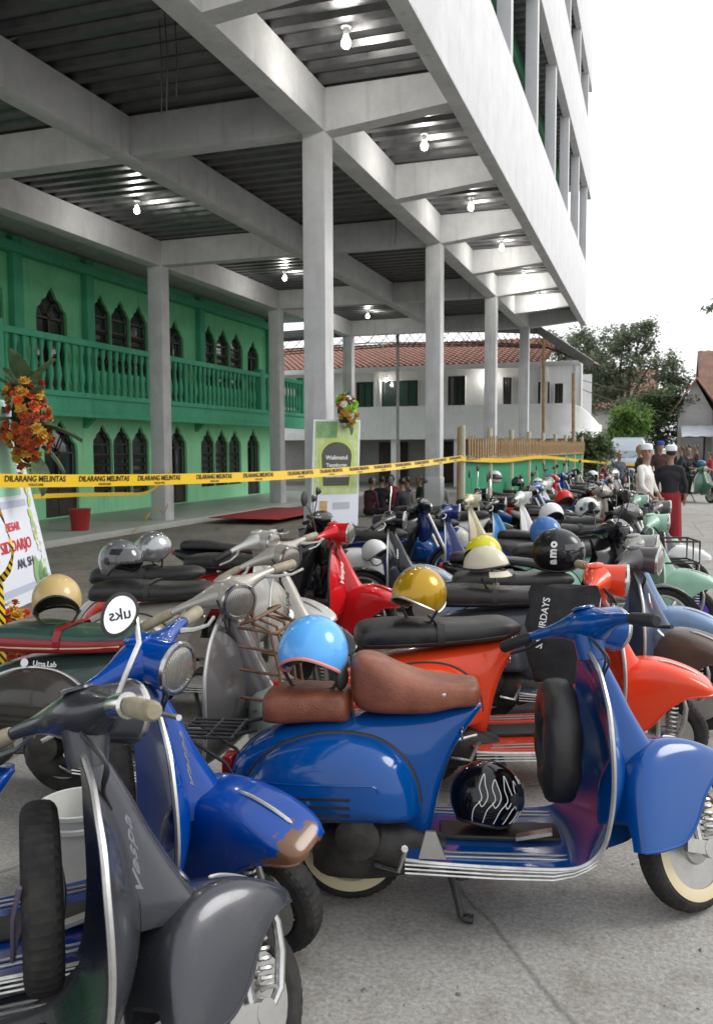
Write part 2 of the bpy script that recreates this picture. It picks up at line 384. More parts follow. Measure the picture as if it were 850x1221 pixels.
for i, y in enumerate((6.9, 13.27, 19.64, 26.1)):
    lamp(-8.5, y, 5.9, 22, 'lit bulb in the bays beside the green balcony, '+['fourth', 'third', 'second', 'first'][i]+' from the white building', 'bulbs along the green building bays')

# ------------------------------------------------------------------ green building
GRN = concrete('green_wall_paint', lin('#6fc48f'), lin('#7fcf9d'), lin('#4fa074'))
GRN_LIT = concrete('green_wall_paint_lit', lin('#9be8b2'), lin('#a9eebd'), lin('#70bd8e'))  # ground-floor wall: light under the balcony is put into this paler green
GRN2 = concrete('mid_green_paint', lin('#46a27d'), lin('#53ae89'), lin('#2f7a5a'))
WOODK = noisy('dark_wood', (.022, .017, .014), (.05, .038, .03), 6, .5)
WPANE = glassy('window_pane', (.03, .034, .036), .08)
gbx = empty('green_building', (-12.3, 20, 0)); tag(gbx, 'two-storey green building with pointed arch windows and a balustraded balcony', 'building')
def gp(name, mb, mat, parent=None, ang=30):
    mb.v = [(x+12.3, y-20, z) for x, y, z in mb.v]; return ob(name, mb, mat, parent or gbx, ang=ang)
def arch(yc, w, z0, z1):
    h = w*.62; zs = z1-h
    L = [(.5, 0), (.47, .22), (.36, .34), (.31, .5), (.17, .62), (.12, .78), (0, 1)]
    return [(yc-w/2, z0)]+[(yc-a*w, zs+b*h) for a, b in L]+[(yc+a*w, zs+b*h) for a, b in L[-2::-1]]+[(yc+w/2, z0)]
def holed_wall(x, outer, holes, depth):
    bm = bmesh.new()
    def loop(poly):
        vs = [bm.verts.new((x, a, b)) for a, b in poly]; return [bm.edges.new((vs[i], vs[(i+1) % len(vs)])) for i in range(len(vs))]
    ed = loop(outer)
    for h in holes: ed += loop(h)
    bmesh.ops.triangle_fill(bm, edges=ed, use_beauty=True, use_dissolve=False)
    bm.verts.index_update()
    mb = MB(); mb.add([v.co[:] for v in bm.verts], [[v.index for v in f.verts] for f in bm.faces]); bm.free()
    for poly in holes+[outer]:
        n = len(poly); mb.add([(x, a, b) for a, b in poly]+[(x-depth, a, b) for a, b in poly], [(i, (i+1) % n, n+(i+1) % n, n+i) for i in range(n)])
    return mb
holes = []; wins = []
def door(yc, w, z0, z1, up):
    w *= 1.15; h = arch(yc, w, z0, z1); holes.append((up, h)); wins.append(('door', yc, w, z0, z1, h))
def triple(ya, yb, z0, z1, up):
    w = (yb-ya)/3
    for i in range(3):
        h = arch(ya+w*(i+.5), w*.97, z0, z1); holes.append((up, h)); wins.append(('window', ya+w*(i+.5), w*.97, z0, z1, h))
for yc, w in ((15.82, .88), (20.92, .8), (25.8, .72)): door(yc, w, 2.72, 5.1, 1)
for a, b in ((11.8, 14.35), (17.18, 19.6), (22.4, 25.05)): triple(a, b, 3.45, 5.22, 1)
for yc, w in ((16.02, 1.0), (20.97, .85), (25.75, .8)): door(yc, w, .14, 2.28, 0)
for a, b in ((11.9, 14.3), (17.15, 19.55), (22.25, 24.85)): triple(a, b, .52, 2.22, 0)
gp('wall', holed_wall(-12.3, [(5, .02), (27.2, .02), (27.2, 2.68), (5, 2.68)], [h for u, h in holes if u == 0], .3), GRN_LIT)
gp('wall', holed_wall(-12.3, [(5, 2.69), (27.2, 2.69), (27.2, 5.95), (5, 5.95)], [h for u, h in holes if u == 1], .3), GRN)
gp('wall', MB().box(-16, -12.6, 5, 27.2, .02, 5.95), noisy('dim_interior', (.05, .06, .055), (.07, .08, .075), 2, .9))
gp('end_wall', MB().box(-16, -12.28, 27.21, 27.4, .02, 5.95), GRN2)
for kind, yc, w, z0, z1, h in wins:
    n = len(h)
    f = MB()
    pl = [(-12.40, a, b) for a, b in h]
    f.tube(pl, .035, 4, True)
    if kind == 'door':
        f.box(-12.44, -12.38, yc-.03, yc+.03, z0, z1-w*.55); f.box(-12.44, -12.38, yc-w/2, yc+w/2, z1-w*.62-.05, z1-w*.62)
        f.box(-12.43, -12.39, yc-w/2+.02, yc+w/2-.02, z0, z0+(z1-z0)*.3)
        for a in (-1, 1):   # fanlight bars
            f.bar((-12.41, yc, z1-w*.62), (-12.41, yc+a*w*.28, z1-w*.2), .025, .025)
        o = gp('door', f, WOODK)
    else:
        for j in range(5): f.bar((-12.415, yc-w/2, z0+.15+j*.19), (-12.415, yc+w/2, z0+.15+j*.19), .09, .012, (1, 0, .6))
        f.box(-12.43, -12.39, yc-w/2, yc+w/2, z1-w*.62-.03, z1-w*.62+.02)
        f.box(-12.43, -12.39, yc-w/2, yc+w/2, z0+.95, z0+.99)
        o = gp('window', f, WOODK)
    gp('pane', MB().prism(h, 'x', -12.47, -12.455), WPANE, o)
for y in (14.62, 17.0, 22.2, 26.9): gp('pilaster', MB().cbox(-12.3, -12.14, y-.14, y+.14, 2.7, 5.9, .01), GRN2)
gp('cornice', MB().cbox(-12.3, -12.05, 5, 27.2, 5.55, 5.75, .02), GRN2)
gp('balcony_floor', MB().box(-12.3, -11.12, 5, 28.6, 2.55, 2.68), GRN)
gp('balcony_apron', MB().cbox(-11.14, -11.0, 5, 28.6, 2.33, 2.66, .015), GRN2)
gp('balcony_moulding', MB().cbox(-11.2, -10.95, 5, 28.6, 2.66, 2.77, .02), GRN2)
gp('balcony_moulding', MB().cbox(-11.16, -10.97, 5, 28.6, 2.27, 2.36, .015), GRN2)
gp('handrail', MB().cbox(-11.17, -10.97, 5, 28.6, 3.72, 3.85, .025), GRN2)
bal = MB().lathe([(.055, 0), (.055, .06), (.04, .08), (.035, .14), (.062, .26), (.068, .34), (.05, .48), (.032, .62), (.03, .74), (.045, .8), (.05, .84), (.055, .88), (.055, .96)], n=12).mesh('baluster')
posts = [7.5, 12.6, 18.1, 23.65, 26.9, 28.5]
for y in posts: gp('balcony_post', MB().cbox(-11.2, -10.95, y-.16, y+.16, 2.76, 3.95, .02), GRN2)
y = 9.0
while y < 28.4:
    if min(abs(y-p) for p in posts) > .2:
        ob('baluster', bal, GRN2, gbx, Matrix.Translation((1.23, y-20, 2.765)))
    y += .245
# arched green brackets under balcony, louvre awnings
for y in (16.9, 22.0): gp('bracket', MB().prism([(-12.3, 2.54), (-11.2, 2.54), (-11.25, 2.46), (-12.0, 2.36), (-12.3, 2.1)], 'y', y-.08, y+.08), GRN2)
plinth = ob('plinth', MB().cbox(-12.35, -9.35, 4, 28.5, 0, .12, .012), noisy('pale_plinth_tile', (.42, .44, .41), (.52, .54, .5), 1.5, .45)); tag(plinth, kind='structure')
c = onz(330, 612, .13)
rc = ob('carpet', MB().cbox(c.x-.9, c.x+.75, c.y-1.6, c.y+1.8, .121, .135, .004), noisy('red_carpet', (.3, .03, .035), (.38, .05, .05), 8, .95)); tag(rc, 'flat red carpet laid on the pale step by the green building', 'carpet')

# ------------------------------------------------------------------ white building with curved balcony
WHT = concrete('white_render', (.74, .745, .74), (.82, .825, .82), (.55, .54, .5))
TILE = noisy('clay_roof_tile', lin('#7d594c'), lin('#9a7464'), 3, .85)
YW = 36.0
wb = empty('white_building', (-6, YW, 0)); tag(wb, 'white two-storey building with curved balcony parapet and tiled roof behind the yard', 'building')
def wp(name, mb, mat, parent=None, ang=30):
    mb.v = [(x+6, y-YW, z) for x, y, z in mb.v]; return ob(name, mb, mat, parent or wb, ang=ang)
def wall_y(y, outer, hs, depth):
    mb = holed_wall(0, outer, hs, depth); mb.v = [(b, y-a, c_) for a, b, c_ in mb.v]; return mb
wr = []
for px0, px1, py0, py1 in ((425, 450, 455, 487), (455, 500, 453, 489), (534, 556, 448, 486), (600, 611, 450, 485), (641, 656, 455, 487), (661, 672, 457, 487)):
    a = ony(px0, py1, YW); b = ony(px1, py0, YW); wr.append((a.x, b.x, a.z, b.z))
wp('wall', wall_y(YW, [(-18, 2.05), (-2.75, 2.05), (-2.75, 5.05), (-18, 5.05)], [[(a, z0), (b, z0), (b, z1), (a, z1)] for a, b, z0, z1 in wr], -.25), WHT)
for a, b, z0, z1 in wr:
    f = MB().tube([(a, YW+.1, z0), (b, YW+.1, z0), (b, YW+.1, z1), (a, YW+.1, z1)], .05, 4, True)
    for i in range(1, 3): f.box(a+(b-a)*i/3-.03, a+(b-a)*i/3+.03, YW+.07, YW+.13, z0, z1)
    o = wp('window', f, WOODK); wp('pane', MB().box(a, b, YW+.14, YW+.16, z0, z1), WPANE, o)
    wp('sill', MB().cbox(a-.1, b+.1, YW-.1, YW+.02, z0-.1, z0-.01, .01), WHT, o)
for px in (450, 516, 622, 649, 690):
    a = ony(px, 470, YW); wp('pilaster', MB().cbox(a.x-.14, a.x+.14, YW-.16, YW, 2.05, 5.0, .02), WHT)
pth = [(-18, 34.9), (-12, 34.9), (-6, 34.9), (-4.6, 34.9), (-3.6, 34.95), (-2.9, 35.2), (-2.4, 35.7), (-2.1, 36.5), (-2.05, 37.5)]
pth = catmull(pth, 40)
tops = [3.35 if p[0] < -3.2 else 3.35-.8*min(1, (p[0]+3.2)/1.1)**2 for p in pth]
wp('balcony_parapet', MB().rings([[(x, y, 2.05), (x, y, t), (x+.02, y+.14, t), (x+.02, y+.14, 2.05)] for (x, y), t in zip(pth, tops)]), WHT)
wp('balcony_band', MB().rings([[(x, y-.06, 1.98), (x, y-.06, 2.3), (x, y+.1, 2.3), (x, y+.1, 1.98)] for x, y in pth]), WHT)
wp('balcony_floor', MB().prism([(x, y+.1) for x, y in pth]+[(-2.1, 42), (-18, 42)], 'z', 2.0, 2.12), WHT)
wp('back_wall', MB().box(-18, -2.75, 41.8, 42, 0, 5.0), WHT)
wp('ground_floor_wall', MB().box(-18, -2.6, 39.5, 39.7, 0, 2.0), noisy('dirty_wall', (.3, .3, .29), (.4, .4, .38), 1.2, .85))
for x in (-16, -13, -10.3, -7.6, -4.9, -2.6): wp('pillar', MB().cbox(x-.16, x+.16, 35.2, 35.52, 0, 2.0, .02), WHT)
for x in (-14.6, -11.6, -9, -6.2): wp('door', MB().cbox(x-.7, x+.7, 39.4, 39.5, 0, 1.9, .02), WOODK)
# clay tile roof: rows of tiles as ribs, joined
rf = MB()
for i in range(16):
    y0, z0 = 35.1+i*.42, 4.98+i*.11
    xs = [-18+j*.26 for j in range(54)]
    rowA, rowB = [], []
    for x in xs:
        for dx, dz in ((0, 0), (.13, .07)): rowA.append((x+dx, y0, z0+.05+dz)); rowB.append((x+dx, y0+.44, z0+.10+dz))
    n = len(rowA); rf.add(rowA+rowB, [(j, j+1, n+j+1, n+j) for j in range(n-1)])
    rf.add([(p[0], p[1], p[2]) for p in rowA]+[(p[0], p[1], z0-.02) for p in rowA], [(j, n+j, n+j+1, j+1) for j in range(n-1)])
wp('roof', rf, TILE, ang=60)
wp('eave_board', MB().cbox(-18, -2.7, 35.0, 35.08, 4.8, 5.0, .01), WHT)

for i, (px, py) in enumerate(((460, 453), (580, 447))):
    q = ony(px, py, YW-.3); lamp(q.x, YW-.3, q.z+.16, 10, ['lit bulb on the white building between its two wide windows', 'lit bulb on the white building beyond the concrete columns'][i], 'bulbs on the white building')
    ob('bracket', MB().tube([(0, .3, .02), (0, 0, .02), (0, 0, -.02)], .012, 6), DARKMET, C.objects['ceiling_lamp.%03d' % (11+i)])
# metal canopy on trusses in front of the white building
SHEET = noisy('dark_roof_sheet', (.09, .088, .085), (.15, .145, .14), 2, .7, .3)
cnp = empty('canopy', (-6, 32, 0)); tag(cnp, 'dark sheet metal canopy on an open steel truss before the white building', 'canopy')
def cp(name, mb, mat): mb.v = [(x+6, y-32, z) for x, y, z in mb.v]; return ob(name, mb, mat, cnp)
A = ony(400, 400, 33); B = ony(600, 388, 33); D = ony(712, 440, 33)
for k in range(3):
    yy = 31+k*1.5
    pts = [Vector((A.x-3, yy, A.z-.2+.1*k)), Vector((A.x+2, yy, A.z-.05+.1*k)), Vector((B.x-1, yy, B.z-.25+.1*k)), Vector((B.x+1.6, yy, B.z-.45+.1*k)), Vector((D.x, yy, D.z+.1*k))]
    low = [p-Vector((0, 0, .55)) for p in pts[:-1]]+[pts[-1]-Vector((0, 0, .06))]
    t = MB().tube(pts, .03, 5); t.tube(low, .025, 5)
    for i in range(len(pts)-1):
        for j in range(4):
            u, v = j/4, (j+.5)/4
            t.tube([low[i].lerp(low[i+1], u), pts[i].lerp(pts[i+1], v), low[i].lerp(low[i+1], (j+1)/4)], .015, 4)
    cp('truss', t, noisy('rusty_steel', (.1, .065, .05), (.17, .12, .1), 5, .8, .2))
    top = pts
for i in range(4):
    a, b = pts[i], pts[i+1]
    rows = []
    for yy in (30.3, 34.6):
        rows.append([(a.x+(b.x-a.x)*j/16, yy, a.z+.04+(yy-34)*.07+(b.z-a.z)*j/16+.03*(j % 2)) for j in range(17)])
    cp('roof_sheet', sheet(rows, .01), SHEET)
    cp('eave_board', MB().bar((a.x, 30.28, a.z-.3), (b.x, 30.28, b.z-.3), .04, .26), SHEET)
BAMBOO = noisy('weathered_bamboo', lin('#a8895f'), lin('#7d6244'), 6, .7)
for (px, pb, pt) in ((648, 530, 405), (684, 560, 445)):
    a = ony(px, 470, 30.2); zt = ony(px, pt, 30.2).z
    cp('pole', MB().tube([(a.x, a.y, 0), (a.x+.01, a.y, zt*.4), (a.x-.02, a.y, zt)], .055, 8), BAMBOO)
for x in (-14, -9): cp('pole', MB().tube([(x, 31.2, 0), (x, 31.2, A.z)], .06, 8), noisy('steel_post', (.25, .25, .25), (.35, .34, .33), 5, .6, .3))

# ------------------------------------------------------------------ green yard fence with wooden pickets on top
FG = noisy('fence_green', lin('#1f7a55'), lin('#2c8c63'), 2, .55, r2=.7)
F0, F1 = Vector((-2.9, 13.8, 0)), Vector((-2.25, 30, 0)); fd = (F1-F0); FL = fd.length; fd.normalize(); fn = Vector((-fd.y, fd.x, 0))
fe = empty('yard_fence', F0); tag(fe, 'green sheet fence topped with pale wooden pickets around the yard', 'fence')
def fp(name, mb, mat): mb.v = [tuple(Vector(p)-F0) for p in mb.v]; return ob(name, mb, mat, fe)
np_ = 8
for i in range(np_):
    a, b = FL*i/np_, FL*(i+1)/np_
    rows = [[tuple(F0+fd*(a+.06+(b-a-.12)*j/24)+fn*(.03*(j % 2))+Vector((0, 0, z))) for j in range(25)] for z in (.05, 1.5)]
    fp('fence_panel', sheet(rows, .006), FG)
    fp('rail', MB().bar(F0+fd*a-fn*.05+Vector((0, 0, 1.45)), F0+fd*b-fn*.05+Vector((0, 0, 1.45)), .05, .07), BAMBOO)
for i in range(np_+1):
    p = F0+fd*FL*i/np_; fp('fence_post', MB().tube([p, p+Vector((0, 0, 1.98))], .05, 8), noisy('cream_post', (.4, .36, .25), (.5, .46, .34), 4, .7))
pk = MB().prism([(-.035, 0), (.035, 0), (.03, .28), (0, .34), (-.03, .28)], 'y', -.01, .01).mesh('picket')
for i in range(84):
    p = F0+fd*(.1+i*(FL-.2)/83)-fn*.09
    ob('picket', pk, BAMBOO, fe, Matrix.Translation(p-F0+Vector((0, 0, 1.48+random.uniform(-.03, .03)))) @ Matrix.Rotation(math.atan2(fd.y, fd.x), 4, 'Z') @ Matrix.Rotation(random.uniform(-.06, .06), 4, 'Y'))

# ------------------------------------------------------------------ trees
BARK = noisy('bark', (.07, .055, .042), (.13, .105, .08), 6, .9, bump=.6, bscale=18)
def leafmat(name, c1, c2):
    m = noisy(name, c1, c2, .9, .55); b = m.node_tree.nodes['Principled BSDF']; b.inputs['Subsurface Weight'].default_value = 0
    n, l = m.node_tree.nodes, m.node_tree.links
    tr = n.new('ShaderNodeBsdfTranslucent'); tr.inputs['Color'].default_value = (*[x*1.6 for x in c2], 1); mx = n.new('ShaderNodeMixShader'); mx.inputs[0].default_value = .3
    l.new(b.outputs[0], mx.inputs[1]); l.new(tr.outputs[0], mx.inputs[2]); l.new(mx.outputs[0], n['Material Output'].inputs[0]); return m
LEAF1 = leafmat('leaf_deep', (.05, .08, .033), (.10, .14, .06)); LEAF2 = leafmat('leaf_bright', (.08, .16, .03), (.14, .24, .05)); LEAF3 = leafmat('leaf_dusty', (.09, .115, .07), (.16, .19, .12))
def tree(name, base, trunk_h, tr, lobes, leaf, nclump, per, mat, label, cat, group=None, seed=1, trunk=True):
    R = random.Random(seed); base = Vector(base); e = empty(name, base); tag(e, label, cat, group)
    t = MB(); top = Vector((R.uniform(-.2, .2), 0, trunk_h))
    if trunk: t.tube([(0, 0, -.05), (tr*.4, 0, trunk_h*.3), (top.x*.6, 0, trunk_h*.7), top], [tr*1.25, tr, tr*.85, tr*.7], 9)
    lv = MB()
    for (lx, ly, lz, rx, ry, rz, wt) in lobes:
        c_ = Vector((lx, ly, lz)); mid = top.lerp(c_, .5)+Vector((R.uniform(-.3, .3), R.uniform(-.3, .3), .1))
        t.tube([top*.9, mid, c_], [tr*.5, tr*.32, tr*.12], 6)
        for q in range(int(nclump*wt)):
            d = Vector((R.gauss(0, 1), R.gauss(0, 1), R.gauss(0, 1))).normalized()*(R.random()**.45)
            k = c_+Vector((d.x*rx, d.y*ry, d.z*rz)); cr = R.uniform(.5, 1.1)*leaf*4.2
            if R.random() < .4: t.tube([c_.lerp(k, .2), c_.lerp(k, .6)+Vector((0, 0, .05)), k], [tr*.1, tr*.06, tr*.03], 4)
            for _ in range(per):
                p = k+Vector((R.gauss(0, .5), R.gauss(0, .5), R.gauss(0, .38)))*cr
                s = leaf*R.uniform(.6, 1.25); a = Vector((R.gauss(0, 1), R.gauss(0, 1), R.gauss(0, .6))).normalized(); b = a.cross(Vector((R.gauss(0, .6), R.gauss(0, .6), 1))).normalized()
                lv.add([p-a*s, p-b*s*.42, p+a*s, p+b*s*.42], [(0, 1, 2, 3)])
    ob('trunk', t, BARK, e); me = bpy.data.meshes.new('crown'); me.from_pydata(lv.v, [], lv.f); ob('crown', me, mat, e)
    return e
def at(px, py, Y): return ony(px, py, Y)
p = at(745, 560, 52)
tree('street_tree', (p.x, 52, 0), 3.6, .28, [(-1.9, 0, 6.2, 2.0, 1.8, 1.4, 1), (-.2, .3, 7.6, 1.7, 1.6, 1.3, 1), (1.3, 0, 6.3, 1.5, 1.5, 1.3, .8), (-1, 0, 4.6, 2.2, 1.6, 1.2, .9), (2.6, .2, 5.3, .9, 1, .8, .5), (1.6, 0, 4.0, 1.2, 1.2, .9, .6), (-2.6, .5, 7.9, 1.0, 1, .8, .5), (.8, .3, 8.2, .8, .9, .6, .35)], .12, 52, 60, LEAF3, 'tall loose-crowned tree with sky gaps at the end of the street', 'tree', 'trees at the street end', 11)
p = at(690, 470, 56)
tree('street_tree', (p.x, 56, 0), 4, .25, [(-1.5, 0, 7.8, 1.6, 1.4, 1.0, .8), (.6, 0, 7.2, 1.6, 1.4, 1.2, .9), (0, 0, 5.6, 2.4, 1.6, 1.4, 1), (2.0, 0, 5.6, 1.4, 1.2, 1.2, .7)], .13, 46, 60, LEAF3, 'dark leafy tree rising behind the white building roof', 'tree', 'trees at the street end', 12)
p = at(785, 520, 47)
tree('street_tree', (p.x, 47, 0), 1.8, .16, [(-.9, 0, 3.4, 1.3, 1.2, 1.0, 1), (.5, 0, 3.9, 1.2, 1.2, 1.0, 1), (-.2, 0, 2.4, 1.6, 1.2, .9, .9)], .11, 55, 60, LEAF1, 'low dark green tree beyond the parked van', 'tree', 'trees at the street end', 13)
p = at(752, 510, 44)
tree('street_tree', (p.x, 44, 0), 1.5, .1, [(0, 0, 2.9, .9, .9, .8, 1), (-.3, 0, 2.1, .9, .8, .6, .8)], .1, 55, 55, LEAF2, 'small bright yellow-green tree above the van', 'tree', 'trees at the street end', 14)
p = at(700, 560, 31.5)
tree('clipped_bush', (p.x, 31.5, 0), .7, .08, [(0, 0, 1.25, .85, .75, .9, 1.6), (-.2, 0, .6, .8, .7, .5, 1)], .075, 80, 70, LEAF1, 'rounded green bush beside the fence end', 'bush', None, 15)
p = at(850, 372, 20)
tw = empty('overhanging_branch', (p.x+1.6, 20, p.z+.6)); tag(tw, 'leafy twig hanging in from beyond the street edge', 'branch')
ob('stem', MB().tube([(.4, 0, .5), (-.6, 0, .1), (-1.75, 0, -.5)], [.03, .02, .006], 6), BARK, tw)
lv = MB(); R = random.Random(4)
for i in range(120):
    q = Vector((-1.75, 0, -.5)).lerp(Vector((-.2, 0, .25)), R.random())+Vector((R.gauss(0, .07), R.gauss(0, .1), R.gauss(-.05, .09))); s = R.uniform(.05, .09)
    a = Vector((R.gauss(0, 1), R.gauss(0, 1), R.gauss(-.5, .6))).normalized(); b = a.cross(Vector((0, .3, 1))).normalized(); lv.add([q-a*s, q-b*s*.4, q+a*s, q+b*s*.4], [(0, 1, 2, 3)])
me = bpy.data.meshes.new('leaves'); me.from_pydata(lv.v, [], lv.f); ob('leaves', me, LEAF1, tw)

# ------------------------------------------------------------------ far houses
def house(x0, x1, y0, y1, h, ridge, wallm, roofm, label, front_openings, along='x'):
    e = empty('house', ((x0+x1)/2, (y0+y1)/2, 0)); tag(e, label, 'house'); cx, cy = (x0+x1)/2, (y0+y1)/2
    hx, hy = (x1-x0)/2, (y1-y0)/2
    ob('wall', MB().box(-hx, hx, -hy, hy, 0, h), wallm, e)
    if along == 'x':   # ridge along x, slope faces the viewer
        for s in (-1, 1):
            rows = []
            for t in range(9):
                rows.append([(-hx-.3+(2*hx+.6)*j/40, s*(hy+.5)*(1-t/8), h-.15+(ridge-h+.15)*t/8+.05*(j % 2)+.04*(t % 2)) for j in range(41)])
            ob('roof', sheet(rows, .06), roofm, e, ang=50)
        ob('gable', MB().prism([(-hy, h), (hy, h), (0, ridge-.1)], 'x', -hx+.002, hx-.002), wallm, e)
    else:
        for s in (-1, 1):
            rows = []
            for t in range(9):
                rows.append([(s*(hx+.4)*(1-t/8), -hy-.4+(2*hy+.8)*j/30, h-.15+(ridge-h+.15)*t/8+.05*(j % 2)) for j in range(31)])
            ob('roof', sheet(rows, .06), roofm, e, ang=50)
        ob('gable', MB().prism([(-hx, h), (hx, h), (0, ridge-.1)], 'y', -hy+.002, hy-.002), wallm, e)
    for a, b, z0, z1, nm in front_openings:
        o = ob(nm, MB().tube([(a, -hy-.02, z0), (b, -hy-.02, z0), (b, -hy-.02, z1), (a, -hy-.02, z1)], .05, 4, True), WOODK, e)
        ob('pane', MB().box(a, b, -hy-.02, -hy-.005, z0, z1), WPANE, o)
GREYW = noisy('grey_house_wall', (.34, .33, .32), (.46, .45, .43), 1, .85)
TILE2 = noisy('old_roof_tile', lin('#6f5348'), lin('#8a6a5c'), 2, .85)
house(2.6, 9.5, 50, 57, 4.0, 7.0, GREYW, TILE2, 'grey-walled house with a big brown tiled roof at the street end', [(-2.6, -1.4, .1, 2.2, 'door'), (-.6, .8, 1.0, 2.2, 'window')])
house(1.15, 2.75, 46.5, 49.5, 3.4, 5.0, GREYW, TILE, 'small grey gabled shop front before the brown roofed house', [(-.55, .45, .2, 2.3, 'door')], 'y')
house(3.2, 8, 44, 48, 2.6, 4.2, GREYW, TILE, 'low roadside stall with an orange tile roof', [(-2.4, .2, .9, 2.0, 'window')])
house(-8, 0, 66, 74, 4.5, 7.5, GREYW, TILE, 'low house with orange tiles glimpsed through the trees', [(1, 2.6, 1.0, 2.6, 'window')])
# awning sheet and poster on the stall
aw = empty('awning', (2.5, 44.6, 2.1)); tag(aw, 'faded blue-white awning sheet before the small shop', 'awning')
ob('sheet', sheet([[(-1.2+2.4*j/8, 0, .03*(j % 2)) for j in range(9)], [(-1.2+2.4*j/8, 1.7, .55+.03*(j % 2)) for j in range(9)]], .01), noisy('faded_tarp', (.45, .5, .55), (.6, .62, .64), 2, .8), aw)
for s in (-1.15, 1.15): ob('pole', MB().tube([(s, .05, -2.1), (s, .05, .02)], .03, 6), BAMBOO, aw)
for i, (a, b, yy) in enumerate((((640, 438), (800, 492), 38), ((690, 452), (850, 470), 40))):
    A_, B_ = ony(*a, yy), ony(*b, yy+8); pts = [A_.lerp(B_, t/10)-Vector((0, 0, .35*math.sin(PI*t/10))) for t in range(11)]
    o = ob('overhead_cable', MB().tube(pts, .018, 5), DARKMET); tag(o, ['thin sagging cable from the canopy pole to the shop', 'thin cable strung before the trees toward the stall'][i], 'cable')
# ------------------------------------------------------------------ classic scooter, local frame: x forward from rear axle, y left, z up
WR = .215
SP0 = Vector((.84, 0, .95)); SAX = Vector((-.4, 0, .917)).normalized()
def steerM(a): return Matrix.Translation(SP0) @ Matrix.Rotation(a, 4, SAX) @ Matrix.Translation(-SP0)
def m_body(): return loft([(-.43, .41, .46, .03), (-.415, .37, .51, .085), (-.36, .345, .565, .125), (-.24, .35, .63, .155), (-.06, .365, .662, .17), (.1, .35, .68, .168), (.19, .28, .69, .16), (.25, .235, .697, .15), (.285, .26, .70, .138), (.315, .40, .704, .125), (.355, .53, .708, .11), (.405, .62, .712, .09), (.445, .675, .714, .065), (.465, .698, .712, .03)], 28, .62, 40)
COWL = [(-.375, .385), (-.35, .475), (-.27, .565), (-.15, .618), (-.03, .635), (.09, .62), (.185, .565), (.235, .48), (.25, .4), (.235, .35), (.1, .338), (-.1, .338), (-.3, .345), (-.36, .355)]
CC = (-.06, .45)
def cowl_outline(n=64): return catmull(COWL, n, True)
def m_cowl(s):
    o = cowl_outline(); rg = []
    for k in [0, .2, .4, .55, .68, .78, .86, .92, .96, .985, 1.0]:
        rg.append([(CC[0]+(x-CC[0])*max(k, .01), s*(.15+.155*max(0, 1-k**3.2)**.55), CC[1]+(z-CC[1])*max(k, .01)) for x, z in o])
    rg.append([(CC[0]+(x-CC[0])*.97, s*.06, CC[1]+(z-CC[1])*.97) for x, z in o])
    return MB().rings(rg)
def cowl_y(x, z):
    o = cowl_outline(); best = 9; k = 0
    dx, dz = x-CC[0], z-CC[1]; an = math.atan2(dz, dx)
    for ox, oz in o:
        a = math.atan2(oz-CC[1], ox-CC[0]); d = abs((a-an+PI) % (2*PI)-PI)
        if d < best: best = d; k = math.hypot(dx, dz)/math.hypot(ox-CC[0], oz-CC[1])
    return .15+.155*max(0, 1-k**3.2)**.55
def m_cowltrim(s): return MB().tube([(x, s*.158, z) for x, z in catmull([p for p in COWL if p[1] > .38], 40)], .0075, 6)
def m_vent(s, i):
    z = .452-i*.027; x0, x1 = -.21+.006*i, .02; v = []
    N = 8
    return MB().rings([[(x, s*(cowl_y(x, z)-.012), z-.005), (x, s*(cowl_y(x, z)+.0012), z-.006), (x, s*(cowl_y(x, z)+.004), z+.003), (x, s*(cowl_y(x, z)-.01), z+.006)] for x in [x0+(x1-x0)*j/N for j in range(N+1)]])
def m_swage(s): return MB().tube([(x, s*(cowl_y(x, z)-.001), z) for x, z in catmull([(-.3, .49), (-.15, .494), (.06, .494), (.1, .487), (.115, .47)], 24)], .004, 6)
SHIELD = [(.835, .905, .05, 0), (.842, .89, .10, .003), (.858, .86, .17, .012), (.88, .81, .235, .03), (.905, .75, .285, .05), (.932, .67, .318, .075), (.95, .58, .33, .09), (.952, .49, .325, .092), (.932, .40, .312, .08), (.888, .32, .30, .055), (.81, .262, .292, .025), (.71, .238, .285, .005), (.5, .234, .275, 0), (.3, .236, .262, 0), (.2, .24, .25, 0)]
def m_shield():
    rows = []
    for x, z, w, b in catmull(SHIELD, 44):
        rows.append([(x-b*abs(v)**2.2, w*v, z) for v in [i/10 for i in range(-10, 11)]])
    return sheet(rows, .008)
def m_shieldtrim(s): return MB().tube([(x-b+.002, s*(w+.001), z) for x, z, w, b in catmull(SHIELD, 60)], .0085, 6)
def m_horn():
    rows = []
    for z, xs, p, wy in [(.915, .825, .05, .045), (.86, .852, .055, .05), (.78, .89, .06, .055), (.7, .918, .07, .06), (.62, .94, .095, .072), (.55, .95, .13, .08), (.51, .95, .16, .083), (.49, .95, .15, .08), (.482, .93, .02, .078)]:
        rows.append([(xs+p*max(0, 1-abs(v)**2.4)**.6, wy*v, z) for v in [i/8 for i in range(-8, 9)]])
    return sheet(rows, .006)
def m_fender():
    st = catmull([(.868, .33, .235, .06), (.878, .43, .232, .098), (.918, .51, .232, .112), (.975, .56, .236, .118), (1.05, .588, .25, .12), (1.12, .594, .30, .12), (1.19, .586, .39, .119), (1.26, .566, .446, .115), (1.32, .542, .462, .108), (1.37, .514, .464, .094), (1.397, .493, .465, .07), (1.406, .478, .468, .03)], 34)
    return sheet([[(x, hw*math.copysign(abs(math.cos(a))**.42, math.cos(a)), zb+(zt-zb)*abs(math.sin(a))**.5) for a in [PI*i/18 for i in range(19)]] for x, zt, zb, hw in st], -.005)
